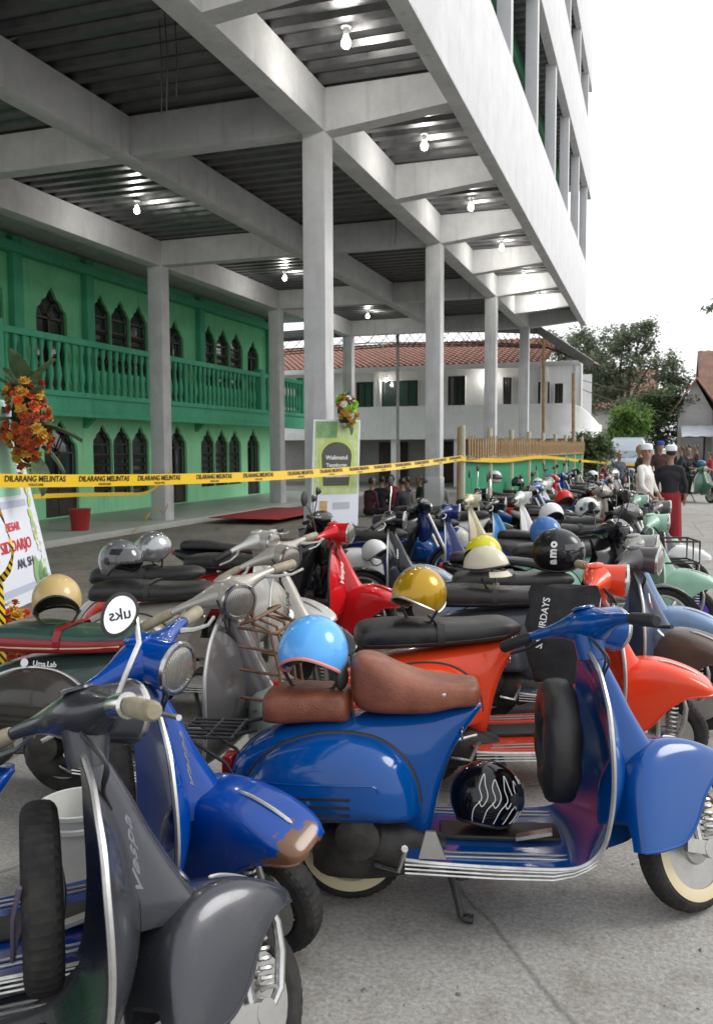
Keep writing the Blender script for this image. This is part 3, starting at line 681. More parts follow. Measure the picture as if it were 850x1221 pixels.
def m_fedge(s):
    st = catmull([(.878, .232, .098), (.918, .232, .112), (.975, .236, .118), (1.05, .25, .12), (1.12, .30, .12), (1.19, .39, .119), (1.26, .446, .115), (1.32, .462, .108), (1.37, .464, .094), (1.397, .465, .07)], 40)
    return MB().tube([(x, s*hw, z+.001) for x, z, hw in st], .005, 6)
def m_crest(): return MB().tube(catmull([(1.15, 0, .592), (1.2, 0, .587), (1.27, 0, .566), (1.335, 0, .536)], 14), [.003]+[.0065]*12+[.003], 6)
def m_tyre():
    rg = []; N = 150
    for i in range(N):
        a = 2*PI*i/N; r = []
        for j in range(18):
            b = 2*PI*j/18; w = .044*math.copysign(abs(math.cos(b))**.7, math.cos(b)); h = .04*math.copysign(abs(math.sin(b))**.85, math.sin(b)); R_ = .175+h
            if math.sin(b) > .4 and (i+(j % 2)) % 3 == 0: R_ -= .0042
            if math.sin(b) > .9 and j in (4, 5): pass
            r.append((R_*math.cos(a), w, R_*math.sin(a)))
        rg.append(r)
    return MB().rings(rg, closed=True)
def m_cover(): return MB().rings([[((.13+.082*math.cos(2*PI*j/20)*(1 if math.cos(2*PI*j/20) > 0 else .6))*math.cos(2*PI*i/48), .062*math.copysign(abs(math.sin(2*PI*j/20))**.55, math.sin(2*PI*j/20))+.003*math.sin(7*2*PI*i/48+j), (.135+.082*math.cos(2*PI*j/20)*(1 if math.cos(2*PI*j/20) > 0 else .6))*math.sin(2*PI*i/48)) for j in range(20)] for i in range(48)], closed=True)
def m_cable(i): return MB().tube(catmull([(.83, (-.11, .1, -.07)[i], .965), (.88, (-.16, .15, -.1)[i], .90), (.875, (-.1, .11, -.08)[i], .83), (.90, (-.04, .05, -.03)[i], .76)], 16), .0045, 6)
def m_wall(): return MB().rings([[(R_*math.cos(2*PI*i/60), y, R_*math.sin(2*PI*i/60)) for R_, y in ((.138, -.0425), (.1405, -.0475), (.165, -.0478), (.178, -.045), (.175, -.040), (.15, -.038))] for i in range(60)], closed=True)
def m_rim():
    m_ = MB().lathe([(.142, -.04), (.138, -.034), (.128, -.03), (.12, -.012), (.09, -.008), (.085, -.03), (.06, -.035), (.055, -.05), (.02, -.055), (.002, -.056)], axis=(0, 1, 0), n=36)
    m_.lathe([(.142, .04), (.138, .034), (.128, .03), (.12, .012), (.09, .008), (.05, .02), (.002, .022)], axis=(0, 1, 0), n=36)
    for k in range(5):
        a = 2*PI*k/5; m_.lathe([(.009, -.03), (.009, -.012)], (.105*math.cos(a), 0, .105*math.sin(a)), (0, 1, 0), 8)
    return m_
def m_link(s):
    m_ = MB().tube([(1.10, s*.03, .5), (1.09, s*.07, .36), (1.095, s*.085, .25), (1.12, s*.09, .225)], [.02, .02, .02, .02], 8)
    m_.bar((1.075, s*.1, .24), (1.2, s*.1, .214), .02, .045); m_.lathe([(.032, -.012), (.032, .012)], (1.19, s*.1, .215), (0, 1, 0), 12)
    m_.tube([(1.265, s*.095, .44), (1.275, s*.1, .4), (1.272, s*.102, .33), (1.25, s*.102, .25), (1.215, s*.1, .215)], [.008, .012, .014, .013, .01], 8); m_.tube([(1.15, s*.08, .46), (1.16, s*.088, .24)], .013, 8)
    return m_
def m_spring(s):
    pts = [(1.19+.0*t/60-.05*(t/90), s*.088+.024*math.cos(t*.6), .26+.2*t/90) for t in range(91)]
    pts = [(1.225-.012*(t/90)+.024*math.sin(t*.62), s*.082+.022*math.cos(t*.62), .25+.2*t/90) for t in range(91)]
    return MB().tube(pts, .006, 5)
def m_headset():
    st = [(-.255, .016, .016, .80, .982), (-.2, .02, .02, .812, .988), (-.15, .028, .026, .826, .991), (-.1, .046, .04, .84, .992), (-.06, .068, .055, .852, .992), (-.02, .08, .063, .858, .994), (.02, .08, .063, .858, .994), (.06, .068, .055, .852, .992), (.1, .046, .04, .84, .992), (.15, .028, .026, .826, .991), (.2, .02, .02, .812, .988), (.255, .016, .016, .80, .982)]
    m_ = MB().rings([[(cx+rx*math.cos(2*PI*k/18), y, cz+rz*math.sin(2*PI*k/18)) for k in range(18)] for y, rx, rz, cx, cz in catmull(st, 36)])
    m_.lathe([(.068, -.03), (.07, .02), (.074, .06), (.079, .085), (.079, .098)], (.875, 0, .99), (1, 0, -.06), 24)
    m_.rings([[(.85+ (.0)+x_+a*math.cos(2*PI*k/18), a*.85*math.sin(2*PI*k/18), z) for k in range(18)] for x_, a, z in ((0, .062, .985), (.0, .06, .94), (-.005, .054, .9), (-.005, .05, .87))])
    m_.lathe([(.042, 0), (.04, .006), (.03, .01)], (.835, 0, 1.052), (-.15, 0, 1), 20)
    return m_
def m_ring(): return MB().lathe([(.079, .094), (.083, .1), (.08, .112), (.07, .114), (.07, .1)], (.875, 0, .99), (1, 0, -.06), 28, caps=False)
def m_lens(): return MB().lathe([(.072, .106), (.06, .114), (.04, .12), (.015, .1235), (.001, .124)], (.875, 0, .99), (1, 0, -.06), 24)
def m_grip(s): return MB().tube([(.80, s*.25, .982), (.792, s*.265, .978), (.765, s*.37, .957), (.763, s*.378, .955)], [.02, .0225, .0225, .016], 12)
def m_lever(s): return MB().tube([(.825, s*.2, .98), (.85, s*.24, .968), (.845, s*.32, .945), (.815, s*.39, .935)], [.011, .008, .006, .007], 6)
def m_mirror_stalk(s): return MB().tube([(.80, s*.22, 1.01), (.80, s*.25, 1.1), (.80, s*.32, 1.22), (.79, s*.36, 1.27)], .005, 6)
def m_mirror_head(s): return MB().lathe([(.02, .02), (.05, .012), (.055, 0), (.05, -.004)], (.785, s*.37, 1.30), (1, -.1*s, 0), 18)
def m_mirror_glass(s): return MB().lathe([(.05, -.0045), (.001, -.005)], (.785, s*.37, 1.30), (1, -.1*s, 0), 18)
def m_bench(): return loft([(-.33, .71, .735, .05), (-.315, .69, .775, .11), (-.27, .683, .80, .135), (-.12, .685, .812, .142), (.05, .69, .803, .14), (.22, .70, .803, .135), (.36, .712, .81, .122), (.42, .725, .80, .1), (.455, .742, .782, .06), (.465, .755, .768, .03)], 24, .6, 34)
def m_benchtrim(): return MB().tube([(x, s*w*1.01, zb+.03) for s, L in ((1, 1), (-1, -1)) for x, zb, w in [(-.32, .69, .1), (-.27, .683, .135), (-.12, .685, .142), (.05, .69, .14), (.22, .70, .135), (.36, .712, .122), (.43, .728, .09)][::L]], .005, 5, True)
def m_strap(): return MB().rings([[(.06+dx, y, z) for dx in (-.018, .018)]+[(.06+dx, y*1.02, z+.004) for dx in (.018, -.018)] for y, z in [(-.142, .71), (-.144, .76), (-.12, .803), (0, .81), (.12, .803), (.144, .76), (.142, .71)]])
def m_saddle(): return loft([(.0, .76, .84, .03), (.012, .72, .872, .08), (.04, .695, .887, .125), (.1, .685, .875, .15), (.18, .685, .838, .155), (.28, .69, .81, .148), (.37, .708, .80, .13), (.43, .712, .797, .115), (.452, .72, .79, .09), (.46, .745, .775, .05)], 28, .5, 34)
def m_pad(): return loft([(-.31, .65, .72, .05), (-.3, .645, .745, .12), (-.24, .64, .765, .135), (-.1, .65, .765, .135), (-.02, .65, .755, .13), (.0, .655, .735, .1)], 22, .5, 22)
def m_tail(): return MB().cbox(-.465, -.425, -.05, .05, .44, .51, .01)
def m_plate(): return MB().box(-.475, -.468, -.09, .09, .3, .41)
def m_rearrack():
    m_ = MB()
    for y in (-.13, -.08, -.03, .03, .08, .13): m_.tube([(-.40, y, .60), (-.62, y, .60)], .006, 6)
    for x in (-.41, -.5, -.61): m_.tube([(x, -.14, .60), (x, .14, .60)], .006, 6)
    for s in (-.09, .09): m_.tube([(-.6, s, .6), (-.44, s, .5), (-.40, s, .44)], .007, 6); m_.tube([(-.41, s, .6), (-.33, s, .62)], .008, 6)
    return m_
def m_rails(s, i): y = s*(.26-.035*i-.0); return MB().cbox(.25+.02*i, .745+.015*i, y-.0055, y+.0055, .243, .250, .002)
def m_sill(s, i): return MB().tube([(.2, s*(.262-.0), .229-i*.014), (.5, s*.28, .226-i*.013), (.68, s*.288, .228-i*.013+.001*i), (.745, s*.292, .24-i*.012+.002*i), (.79, s*.297, .262-i*.012+.003*i), (.815, s*.3, .286-i*.011)], .0042, 5)
def m_floor_mat(): return MB().cbox(.32, .74, -.075, .075, .243, .262, .008)
def m_pedal(): return MB().bar((.58, -.1, .27), (.70, -.12, .30), .045, .012)
def m_stand(s): return MB().tube([(.33, s*.09, .22), (.37, s*.14, .1), (.39, s*.155, .015), (.405, s*.16, .012), (.43, s*.165, .01)], [.014, .013, .013, .017, .015], 8)
def m_engine():
    m_ = loft([(-.12, .15, .26, .05), (-.06, .12, .32, .09), (.1, .12, .34, .1), (.25, .15, .3, .08), (.34, .18, .26, .05)], 14, .7, 14)
    m_.v = [(x, y-.09, z) for x, y, z in m_.v]; m_.lathe([(.07, -.02), (.08, 0), (.075, .05), (.03, .06)], (.04, -.19, .3), (0, -1, 0), 16)
    return m_
def m_exhaust():
    m_ = MB().tube([(.28, -.07, .26), (.32, -.05, .17), (.2, -.02, .12), (.05, .08, .11)], .018, 8); m_.tube([(.05, .1, .12), (-.22, .12, .13), (-.25, .12, .13)], [.05, .05, .02], 12); m_.tube([(-.25, .12, .13), (-.36, .12, .12)], .014, 8); return m_
def m_kick(): return MB().tube([(.1, -.19, .2), (.18, -.24, .2), (.21, -.26, .29), (.20, -.31, .3)], [.011, .011, .009, .012], 7)
def m_crash(s): return MB().tube([(.2, s*.25, .32), (.05, s*.31, .31), (-.15, s*.3, .33), (-.24, s*.26, .38)], .009, 7)
def m_steprod(): return MB().prism([(.245, .255), (.335, .255), (.3, .345), (.268, .345)], 'y', -.275, -.262)
def m_keyring(): return MB().tube([(.395+.0*t, -.075-.03*math.sin(t*PI/8), .625+.025*math.cos(t*PI/8)) for t in range(17)], .004, 5)
def scooter(front, heading, st, label, lean=0, group='classic scooters parked in rows'):
    """front = ground contact of the front wheel"""
    P = st['paint']; h = Vector((math.cos(heading), math.sin(heading), 0)); base = Vector((front[0], front[1], 0))-h*1.19
    e = empty('scooter', (base.x, base.y, 0), heading, lean); tag(e, label, 'scooter', group)
    q = lambda nm, key, fn, mt, par=e, M=None: ob(nm, cached(key, fn), mt, par, M)
    sm = steerM(st.get('steer', 0))
    lod = st.get('lod', 0)
    q('body', 'sc_body', m_body, P)
    for s in (-1, 1):
        if lod and s == 1: continue
        cw = q('side_cowl', f'sc_cowl{s}', lambda: m_cowl(s), st.get('cowl', P)); q('cowl_trim', f'sc_ct{s}', lambda: m_cowltrim(s), st.get('cowltrim', BLACKPL), cw)
        if st.get('vents', True) and s == -1:
            q('swage', f'sc_sw{s}', lambda: m_swage(s), st.get('cowl', P), cw)
            for i in range(4): q('vent', f'sc_v{s}{i}', lambda: m_vent(s, i), BLACKPL, cw)
    sh = q('leg_shield', 'sc_shield', m_shield, st.get('shield', P))
    for s in (-1, 1): q('shield_trim', f'sc_st{s}', lambda: m_shieldtrim(s), st.get('trim', TRIMS), sh)
    q('horn_cover', 'sc_horn', m_horn, st.get('shield', P), sh)
    if not lod: q('horn_badge', 'sc_hb', lambda: MB().lathe([(.024, 0), (.024, .004), (.018, .006), (.001, .005)], (1.062, 0, .575), (.8, 0, .6), 18), CHROME, sh)
    if st.get('badge', True) and not lod:
        bt = cached('sc_script', lambda: textmesh('Vespa', .075, .45, .001, .0006))
        q('badge', 'sc_script', None, st.get('badgemat', TRIMS), sh, frameM((.931, -.165, .69), (-.10, .42, .90), (-.35, -.86, .36)))
    fs = st.get('fscale', 1); fd_ = q('front_fender', 'sc_fender', m_fender, st.get('fender', P), M=sm @ Matrix.Translation((1.19, 0, WR)) @ Matrix.Diagonal((fs*.97 if fs < 1 else 1, 1, fs, 1)) @ Matrix.Translation((-1.19, 0, -WR)))
    for s in (-1, 1): q('fender_edge', f'sc_fe{s}', lambda: m_fedge(s), st.get('fender', P), fd_)
    if not st.get('nocrest'): q('fender_crest', 'sc_crest', m_crest, st.get('trim', TRIMS), fd_)
    def wheel(M, nm='wheel', ww=False, cover=None):
        w = q(nm, 'sc_rim', m_rim, st.get('rim', ALU), M=M); cached('sc_tyre', m_tyre, 18); q('tyre', 'sc_tyre', m_tyre, RUBBER, w) if not cover else q('wheel_cover', 'sc_cover', m_cover, cover, w)
        if ww: q('whitewall', 'sc_wall', m_wall, CREAM, w)
    wheel(sm @ Matrix.Translation((1.19, 0, WR)), ww=st.get('ww', False)); wheel(Matrix.Translation((0, 0, WR)), ww=st.get('ww', False))
    lk = q('suspension_link', 'sc_link', lambda: m_link(-1), ALU, M=sm); q('spring', 'sc_spring', lambda: m_spring(-1), ALU, lk)
    if not lod:
        l2 = q('suspension_link', 'sc_link2', lambda: m_link(1), ALU, M=sm)
    hs = q('headset', 'sc_headset', m_headset, st.get('headset', P), M=sm)
    q('headlight_ring', 'sc_ring', m_ring, CHROME, hs); q('headlight_lens', 'sc_lens', m_lens, st.get('lens', LENS), hs)
    for s in (-1, 1):
        q('grip', f'sc_grip{s}', lambda: m_grip(s), st.get('grip', GRIPK), hs); q('lever', f'sc_lever{s}', lambda: m_lever(s), st.get('leverm', ALU), hs)
        if s in st.get('mirrors', ()):
            q('mirror_stalk', f'sc_ms{s}', lambda: m_mirror_stalk(s), CHROME, hs); q('mirror', f'sc_mh{s}', lambda: m_mirror_head(s), st.get('mirrorm', BLACKPL), hs); q('mirror_glass', f'sc_mg{s}', lambda: m_mirror_glass(s), MIRROR, hs)
    seat = st.get('seat', 'bench')
    if seat == 'bench':
        b = q('seat', 'sc_bench', m_bench, st.get('seatm', VINYL)); q('piping', 'sc_bt', m_benchtrim, st.get('piping', BLACKPL), b); q('strap', 'sc_strap', m_strap, st.get('strap', st.get('seatm', VINYL)), b)
        if 'band' in st:
            q('seat_band', 'sc_band', lambda: loft([(-.335, .70, .715, .05), (-.32, .687, .77, .113), (-.27, .68, .772, .139), (-.12, .682, .774, .146), (.05, .687, .774, .144), (.22, .697, .774, .139), (.36, .709, .78, .126), (.42, .722, .78, .104), (.458, .738, .775, .064)], 24, .45, 30), st['band'], b)
    else:
        q('seat', 'sc_saddle', m_saddle, st.get('seatm', BROWNL)); q('pillion_pad', 'sc_pad', m_pad, st.get('seatm', BROWNL))
        for i, (x, z) in enumerate(((.2, .755), (.33, .765))): q('stud', f'sc_stud{i}', lambda: MB().lathe([(.009, 0), (.007, .004), (.002, .006)], (x, -.147+.012*i, z), (0, -1, 0), 10), TRIMS)
    q('engine', 'sc_engine', m_engine, ENGINE); q('exhaust', 'sc_exh', m_exhaust, DARKMET)
    for s in (-1, 1): q('stand_leg', f'sc_stand{s}', lambda: m_stand(s), BLACKPL)
    if not lod:
        tl = q('tail_light', 'sc_tail', m_tail, LENSRED); q('number_plate', 'sc_plate', m_plate, BLACKPL, tl)
        q('kick_start', 'sc_kick', m_kick, CHROME); q('brake_pedal', 'sc_pedal', m_pedal, ALU); q('floor_mat', 'sc_mat', m_floor_mat, BLACKPL)
        for s in (-1, 1):
            for i in range(1, 3): q('floor_rail', f'sc_rl{s}{i}', lambda: m_rails(s, i), TRIMS, sh)
            for i in range(3): q('sill_strip', f'sc_sill{s}{i}', lambda: m_sill(s, i), TRIMS, sh)
        for i in range(3): q('control_cable', f'sc_cable{i}', lambda: m_cable(i), BLACKPL)
        q('frame_latch', 'sc_latch', m_keyring, CHROME)
    if st.get('crash'): 
        for s in (-1, 1): q('crash_bar', f'sc_crash{s}', lambda: m_crash(s), CHROME)
    if st.get('spare'): wheel(Matrix.Translation((.735, 0, .585)) @ Matrix.Rotation(PI/2, 4, 'Z') @ Matrix.Rotation(-.0, 4, 'X'), 'spare_wheel', cover=st.get('sparecover'))
    if st.get('rack'): q('rear_rack', 'sc_rack', m_rearrack, BLACKPL)
    return e

# ------------------------------------------------------------------ underbone motorcycle
UW = .285
UP0 = Vector((.90, 0, .95)); UAX = Vector((-.42, 0, .907)).normalized()
def u_tyre(): return MB().rings([[((.255+.03*math.sin(b))*math.cos(a), .04*math.cos(b), (.255+.03*math.sin(b))*math.sin(a)) for b in [2*PI*j/10 for j in range(10)]] for a in [2*PI*i/40 for i in range(40)]], closed=True)
def u_rim():
    m_ = MB().rings([[(R_*math.cos(a), y, R_*math.sin(a)) for R_, y in ((.23, -.025), (.215, -.02), (.215, .02), (.23, .025))] for a in [2*PI*i/40 for i in range(40)]], closed=True)
    m_.lathe([(.05, -.05), (.06, -.03), (.06, .03), (.05, .05)], axis=(0, 1, 0), n=14)
    for k in range(6):
        a = 2*PI*k/6; m_.bar((.05*math.cos(a), 0, .05*math.sin(a)), (.218*math.cos(a), 0, .218*math.sin(a)), .02, .022, (0, 1, 0))
    return m_
def u_tail(): return loft([(-.42, .70, .73, .03), (-.38, .66, .74, .09), (-.2, .56, .745, .125), (.0, .46, .73, .13), (.2, .42, .69, .125), (.4, .42, .6, .09), (.55, .42, .52, .05)], 18, .65, 24)
def u_seat(): return loft([(-.36, .745, .77, .05), (-.32, .735, .815, .1), (-.15, .735, .82, .13), (.05, .73, .79, .14), (.25, .705, .775, .125), (.38, .67, .75, .085), (.44, .66, .70, .04)], 18, .65, 22)
def u_shield():
    rows = []
    for x, z, w in [(.86, .93, .07), (.88, .88, .13), (.9, .8, .19), (.86, .68, .225), (.82, .55, .235), (.78, .42, .225), (.76, .33, .2), (.76, .28, .16)]:
        rows.append([(x-.16*abs(v)**1.8, w*v, z) for v in [i/6 for i in range(-6, 7)]])
    return sheet(rows, .012)
def u_nose(): return loft([(.86, .62, .94, .04), (.9, .6, .93, .08), (.95, .62, .9, .085), (1.0, .68, .86, .06), (1.03, .74, .82, .02)], 14, .7, 12)
def u_cowl(): return MB().rings([[(x+rx*math.cos(2*PI*k/16), y, z+rz*math.sin(2*PI*k/16)) for k in range(16)] for y, rx, rz, x, z in ((-.22, .018, .018, .80, 1.0), (-.16, .04, .035, .83, 1.0), (-.1, .085, .07, .87, 1.0), (0, .11, .09, .89, 1.0), (.1, .085, .07, .87, 1.0), (.16, .04, .035, .83, 1.0), (.22, .018, .018, .80, 1.0))])
def u_lens(): return MB().rings([[(.965+dx, sy*.085*math.cos(2*PI*k/18), .985+sy*.05*math.sin(2*PI*k/18)) for k in range(18)] for dx, sy in ((0, 1), (.02, .95), (.034, .7), (.042, .3), (.043, .02))])
def u_fork(s): return MB().tube([(.93, s*.09, .9), (1.12, s*.085, .5), (1.235, s*.085, UW)], [.02, .022, .026], 8)
def u_fender(): return sheet([[(1.23+(.315)*math.cos(a), .06*v, UW+.315*math.sin(a)-.03*v*v) for v in (-1, -.6, 0, .6, 1)] for a in [rad(10+i*12) for i in range(14)]], .006)
def u_grip(s): return MB().tube([(.80, s*.21, 1.0), (.79, s*.24, 1.005), (.755, s*.35, 1.0)], [.016, .02, .019], 8)
def u_lever(s): return MB().tube([(.83, s*.2, 1.0), (.86, s*.25, 1.0), (.82, s*.36, .995)], .006, 5)
def u_mirs(s): return MB().tube([(.81, s*.19, 1.02), (.83, s*.24, 1.14), (.83, s*.28, 1.2)], .005, 5)
def u_mirh(s): return loft([(.82, 1.18, 1.22, .03), (.825, 1.165, 1.235, .055), (.85, 1.175, 1.225, .045), (.865, 1.19, 1.21, .02)], 12, .7)
def u_engine():
    m_ = loft([(.3, .26, .4, .06), (.38, .2, .42, .11), (.55, .2, .4, .11), (.66, .24, .36, .07)], 12, .7, 10); m_.tube([(.62, 0, .32), (.82, 0, .34)], [.06, .055], 10); return m_
def u_exh(): return MB().tube([(.75, -.06, .28), (.6, -.1, .18), (.3, -.13, .2), (.1, -.14, .26), (-.3, -.15, .36), (-.34, -.15, .37)], [.016, .016, .02, .04, .045, .02], 10)
def u_swing(): return MB().bar((0, -.08, UW), (.42, -.08, .34), .025, .045).bar((0, .08, UW), (.42, .08, .34), .025, .045)
def u_shock(s): return MB().tube([(.0, s*.115, .3), (.02, s*.115, .62)], .025, 8)
def u_stand(): return MB().tube([(.35, .09, .25), (.3, .2, .01), (.27, .22, .008)], .011, 6)
def u_pipe(): return MB().tube([(.86, 0, .8), (.75, 0, .5), (.5, 0, .45)], .035, 8)
def moto(front, heading, P, label, P2=None, lens=None, steer=.25, lean=.12, mirrors=True, seatm=None, rim=None, shieldm=None, group='motorcycles parked in rows'):
    h = Vector((math.cos(heading), math.sin(heading), 0)); base = Vector((front[0], front[1], 0))-h*1.235
    e = empty('motorcycle', (base.x, base.y, 0), heading, -lean*0.5); tag(e, label, 'motorcycle', group)
    q = lambda nm, key, fn, mt, par=e, M=None: ob(nm, cached(key, fn), mt, par, M)
    sm = Matrix.Translation(UP0) @ Matrix.Rotation(steer, 4, UAX) @ Matrix.Translation(-UP0)
    for M in (sm @ Matrix.Translation((1.235, 0, UW)), Matrix.Translation((0, 0, UW))):
        w = q('wheel', 'u_rim', u_rim, rim or ALU, M=M); q('tyre', 'u_tyre', u_tyre, RUBBER, w)
    q('tail_panel', 'u_tail', u_tail, P); q('seat', 'u_seat', u_seat, seatm or VINYL); q('leg_shield', 'u_shield', u_shield, shieldm or P2 or P); q('nose_panel', 'u_nose', u_nose, P)
    hc = q('handlebar_cowl', 'u_cowl', u_cowl, P2 or P, M=sm); q('headlight', 'u_lens', u_lens, lens or LENS, hc)
    for s in (-1, 1):
        q('fork_leg', f'u_fork{s}', lambda: u_fork(s), ALU, M=sm); q('grip', f'u_grip{s}', lambda: u_grip(s), GRIPK, hc); q('lever', f'u_lev{s}', lambda: u_lever(s), ALU, hc); q('shock_absorber', f'u_shock{s}', lambda: u_shock(s), ALU)
        if mirrors:
            q('mirror_stalk', f'u_mirs{s}', lambda: u_mirs(s), BLACKPL, hc)
            mh = q('mirror', 'u_mirh', lambda: u_mirh(1), BLACKPL, hc, Matrix.Translation((0, s*.3, .02)))
    q('front_fender', 'u_fender', u_fender, P, M=sm)
    q('engine', 'u_engine', u_engine, ENGINE); q('exhaust', 'u_exh', u_exh, DARKMET); q('swing_arm', 'u_swing', u_swing, DARKMET); q('side_stand', 'u_stand', u_stand, DARKMET); q('frame_tube', 'u_pipe', u_pipe, DARKMET)
    q('tail_light', 'u_tl', lambda: MB().cbox(-.435, -.385, -.06, .06, .69, .73, .012), LENSRED)
    return e

# ------------------------------------------------------------------ helmets; local: x = face side, origin at base centre
def hshell(front, back, side, rx=.135, ry=.118, rz=.125, k=1.0, face=0):
    n, mth = 40, 16; rg = []
    for i in range(mth+1):
        r = []
        for j in range(n):
            a = 2*PI*j/n; ca = math.cos(a)
            th = rad(side+(front-side)*max(0, ca)**1.2 + (back-side)*max(0, -ca))
            if face: th = rad(back)
            t = th*max(i/mth, .01); w = 1+.05*max(0, math.cos(a))*math.sin(t)
            r.append((rx*k*w*math.sin(t)*math.cos(a), ry*k*math.sin(t)*math.sin(a), .115+rz*k*math.cos(t)))
        rg.append(r)
    return rg
def helmet(loc, yaw, col, label, kind='open', tilt=(0, 0), col2=None, visor=None, group='helmets left on the seats', text=None, scale=1.0, parent_extra=None):
    e = empty('helmet', loc, yaw, tilt[0], tilt[1]); e.scale = (scale,)*3; tag(e, label, 'helmet', group)
    spec = {'open': (72, 118, 128), 'half': (80, 95, 92), 'full': (132, 132, 138)}[kind]
    f, b, s = spec
    def shell():
        rg = hshell(f, b, s); inn = hshell(f-2, b-2, s-2, k=.93); return MB().rings(rg[::-1]+inn, caps=False)
    sh = ob('shell', cached(f'h_{kind}', shell, 50), col, e)
    ob('lining', cached(f'h_{kind}l', lambda: MB().rings(hshell(f-6, b-6, s-6, k=.915), caps=True), 50), BLACKPL, sh)
    ob('edge_trim', cached(f'h_{kind}t', lambda: MB().tube([tuple(p) for p in hshell(f, b, s)[-1]], .006, 6, True)), col2 or BLACKPL, sh)
    if kind == 'half':
        ob('peak', cached('h_peak', lambda: sheet([[(.128*math.cos(a)*k_+.0, .112*math.sin(a)*k_, .10-.012*(k_-1)*10) for a in [rad(-62+i*124/12) for i in range(13)]] for k_ in (1.0, 1.12, 1.24)], .004)), col, sh)
    if visor is not None or kind == 'full':
        def vis():
            z0, z1 = (62, 103) if kind == 'full' else (52, 92)
            rows = []
            for i in range(9):
                t = rad(z0+(z1-z0)*i/8); rows.append([(.135*1.06*math.sin(t)*math.cos(a)*1.045, .118*1.05*math.sin(t)*math.sin(a), .115+.125*1.04*math.cos(t)) for a in [rad(-72+144*j/20) for j in range(21)]])
            return sheet(rows, .003)
        ob('visor', cached(f'h_{kind}v', vis), visor or VISOR, e)
        for s_ in (-1, 1): ob('visor_pivot', cached(f'h_pv{s_}', lambda: MB().lathe([(.022, 0), (.02, .008), (.004, .011)], (.03, s_*.117, .125), (0, s_, 0), 12)), BLACKPL, e)
    else:
        ob('strap', cached('h_strap', lambda: MB().tube([(.02, .11, .06), (.035, .07, .0), (.04, 0, -.012), (.035, -.07, .0), (.02, -.11, .06)], .007, 6)), BLACKPL, e)
    return e
# ------------------------------------------------------------------ the scooters
def onbike(e, p):
    return Matrix.LocRotScale(e.location, e.rotation_euler, None) @ Vector(p)
def lcl(e, w): return Matrix.LocRotScale(e.location, e.rotation_euler, None).inverted() @ Vector(w)
D = rad
GREYP = paint('#3f4147', .25, .2, .4); BLUEP = paint('#004489', .13, .05); BLUEL = paint('#003d8e', .14, .08)
ORNG = paint('#d8401c', .22, .15); GREENP = paint('#33443f', .3, .3, .2); SILV = paint('#a29e95', .32, .35, .3); REDP = paint('#c41a20', .16, .08)
DKGREY = paint('#43464f', .3, .4); BRWN = paint('#54443c', .4, .5); SLATE = paint('#6d86a8', .35, .35); MINT = paint('#8fb5a0', .3, .25); WHITEP = paint('#d5d6d4', .25, .15)
BLACKP = paint('#15161a', .16, .15); NAVY = paint('#1b2c63', .2, .2); CREAMP = paint('#c9bfa0', .3, .3); GUNM = paint('#565455', .35, .4, .3); SKYB = paint('#2b7bb5', .2, .15)
main = scooter((.15, 3.16), D(14.5), dict(paint=BLUEP, seat='single', seatm=BROWNL, steer=D(38), ww=True, spare=True, sparecover=VINYL, rack=True, crash=False, leverm=BLACKPL, badge=False), 'glossy blue scooter with brown leather saddle and cream whitewall front tyre', lean=D(-4))
ob('step_plate', m_steprod(), ALU, main)
orange = scooter((.07, 4.45), D(24), dict(paint=ORNG, steer=D(-20), grip=GRIPC, crash=True, badge=False), 'orange-red scooter with long black seat behind the glossy blue one')
RUSTF = rusted('blue_paint_rusty', '#003d8e', (.13, .06, .03), -.10, -.06, 22, ((1.39, -.05, .44), .19))
bluel = scooter((-1.14, 2.43), D(42), dict(paint=BLUEL, steer=D(-56), spare=True, fender=RUSTF, grip=GRIPC, lens=LENS, cowltrim=BLACKPL), 'blue scooter with rusty nose on its front fender and bare spare tyre', lean=D(-6))
grey = scooter((-.935, 1.85), D(40), dict(paint=GREYP, fscale=.86, lens=CHROME, steer=D(33), spare=True, grip=GRIPC, headset=GREYP, trim=TRIMS), 'dark grey metallic scooter with spare tyre beside the rusty-fendered blue one', lean=D(-7))
green = scooter((-1.42, 3.46), D(5), dict(paint=GREENP, steer=D(-50), shield=GUNM, headset=SILV, fender=paint('#8b9a94', .35, .3), cowl=paint('#3a3733', .3, .4), cowltrim=TRIMS, seatm=paint('#2d4a41', .5, .1), band=paint('#8d1a20', .35, .1), strap=paint('#8d1a20', .35, .1), piping=CREAM, grip=GRIPC, badge=False), 'old dark green scooter with red-banded seat and rusty front carrier')
silver = scooter((-1.79, 4.85), D(12), dict(paint=SILV, steer=D(-45), fender=BLACKP, grip=GRIPC, seatm=VINYL, badgemat=BLACKPL), 'worn silver scooter with stickers on its leg shield')
silver2 = scooter((-2.22, 5.5), D(15), dict(paint=paint('#b3b3ae', .3, .25, .3), steer=D(-30), lod=1, cowl=REDP), 'pale silver scooter with red side cowl between silver and red ones')
red = scooter((-1.93, 6.2), D(10), dict(paint=REDP, steer=D(-15), trim=BLACKPL, mirrors=(-1,), badgemat=WHITEPR), 'bright red scooter with black trim and square mirror')
r3 = scooter((.26, 5.22), D(8), dict(paint=DKGREY, steer=D(-25), fender=BRWN, shield=paint('#3f4a5e', .3, .3), headset=GUNM, grip=GRIPC, badge=False), 'dusty dark scooter with brown front fender and small badges on its shield')
r4 = scooter((.24, 5.92), D(12), dict(paint=SLATE, steer=D(-15), headset=paint('#8a8a86', .35, .3), lens=glassy('yellow_lens', (.5, .46, .05), .15), badge=False), 'dusty blue scooter next to the brown-fendered dark one')
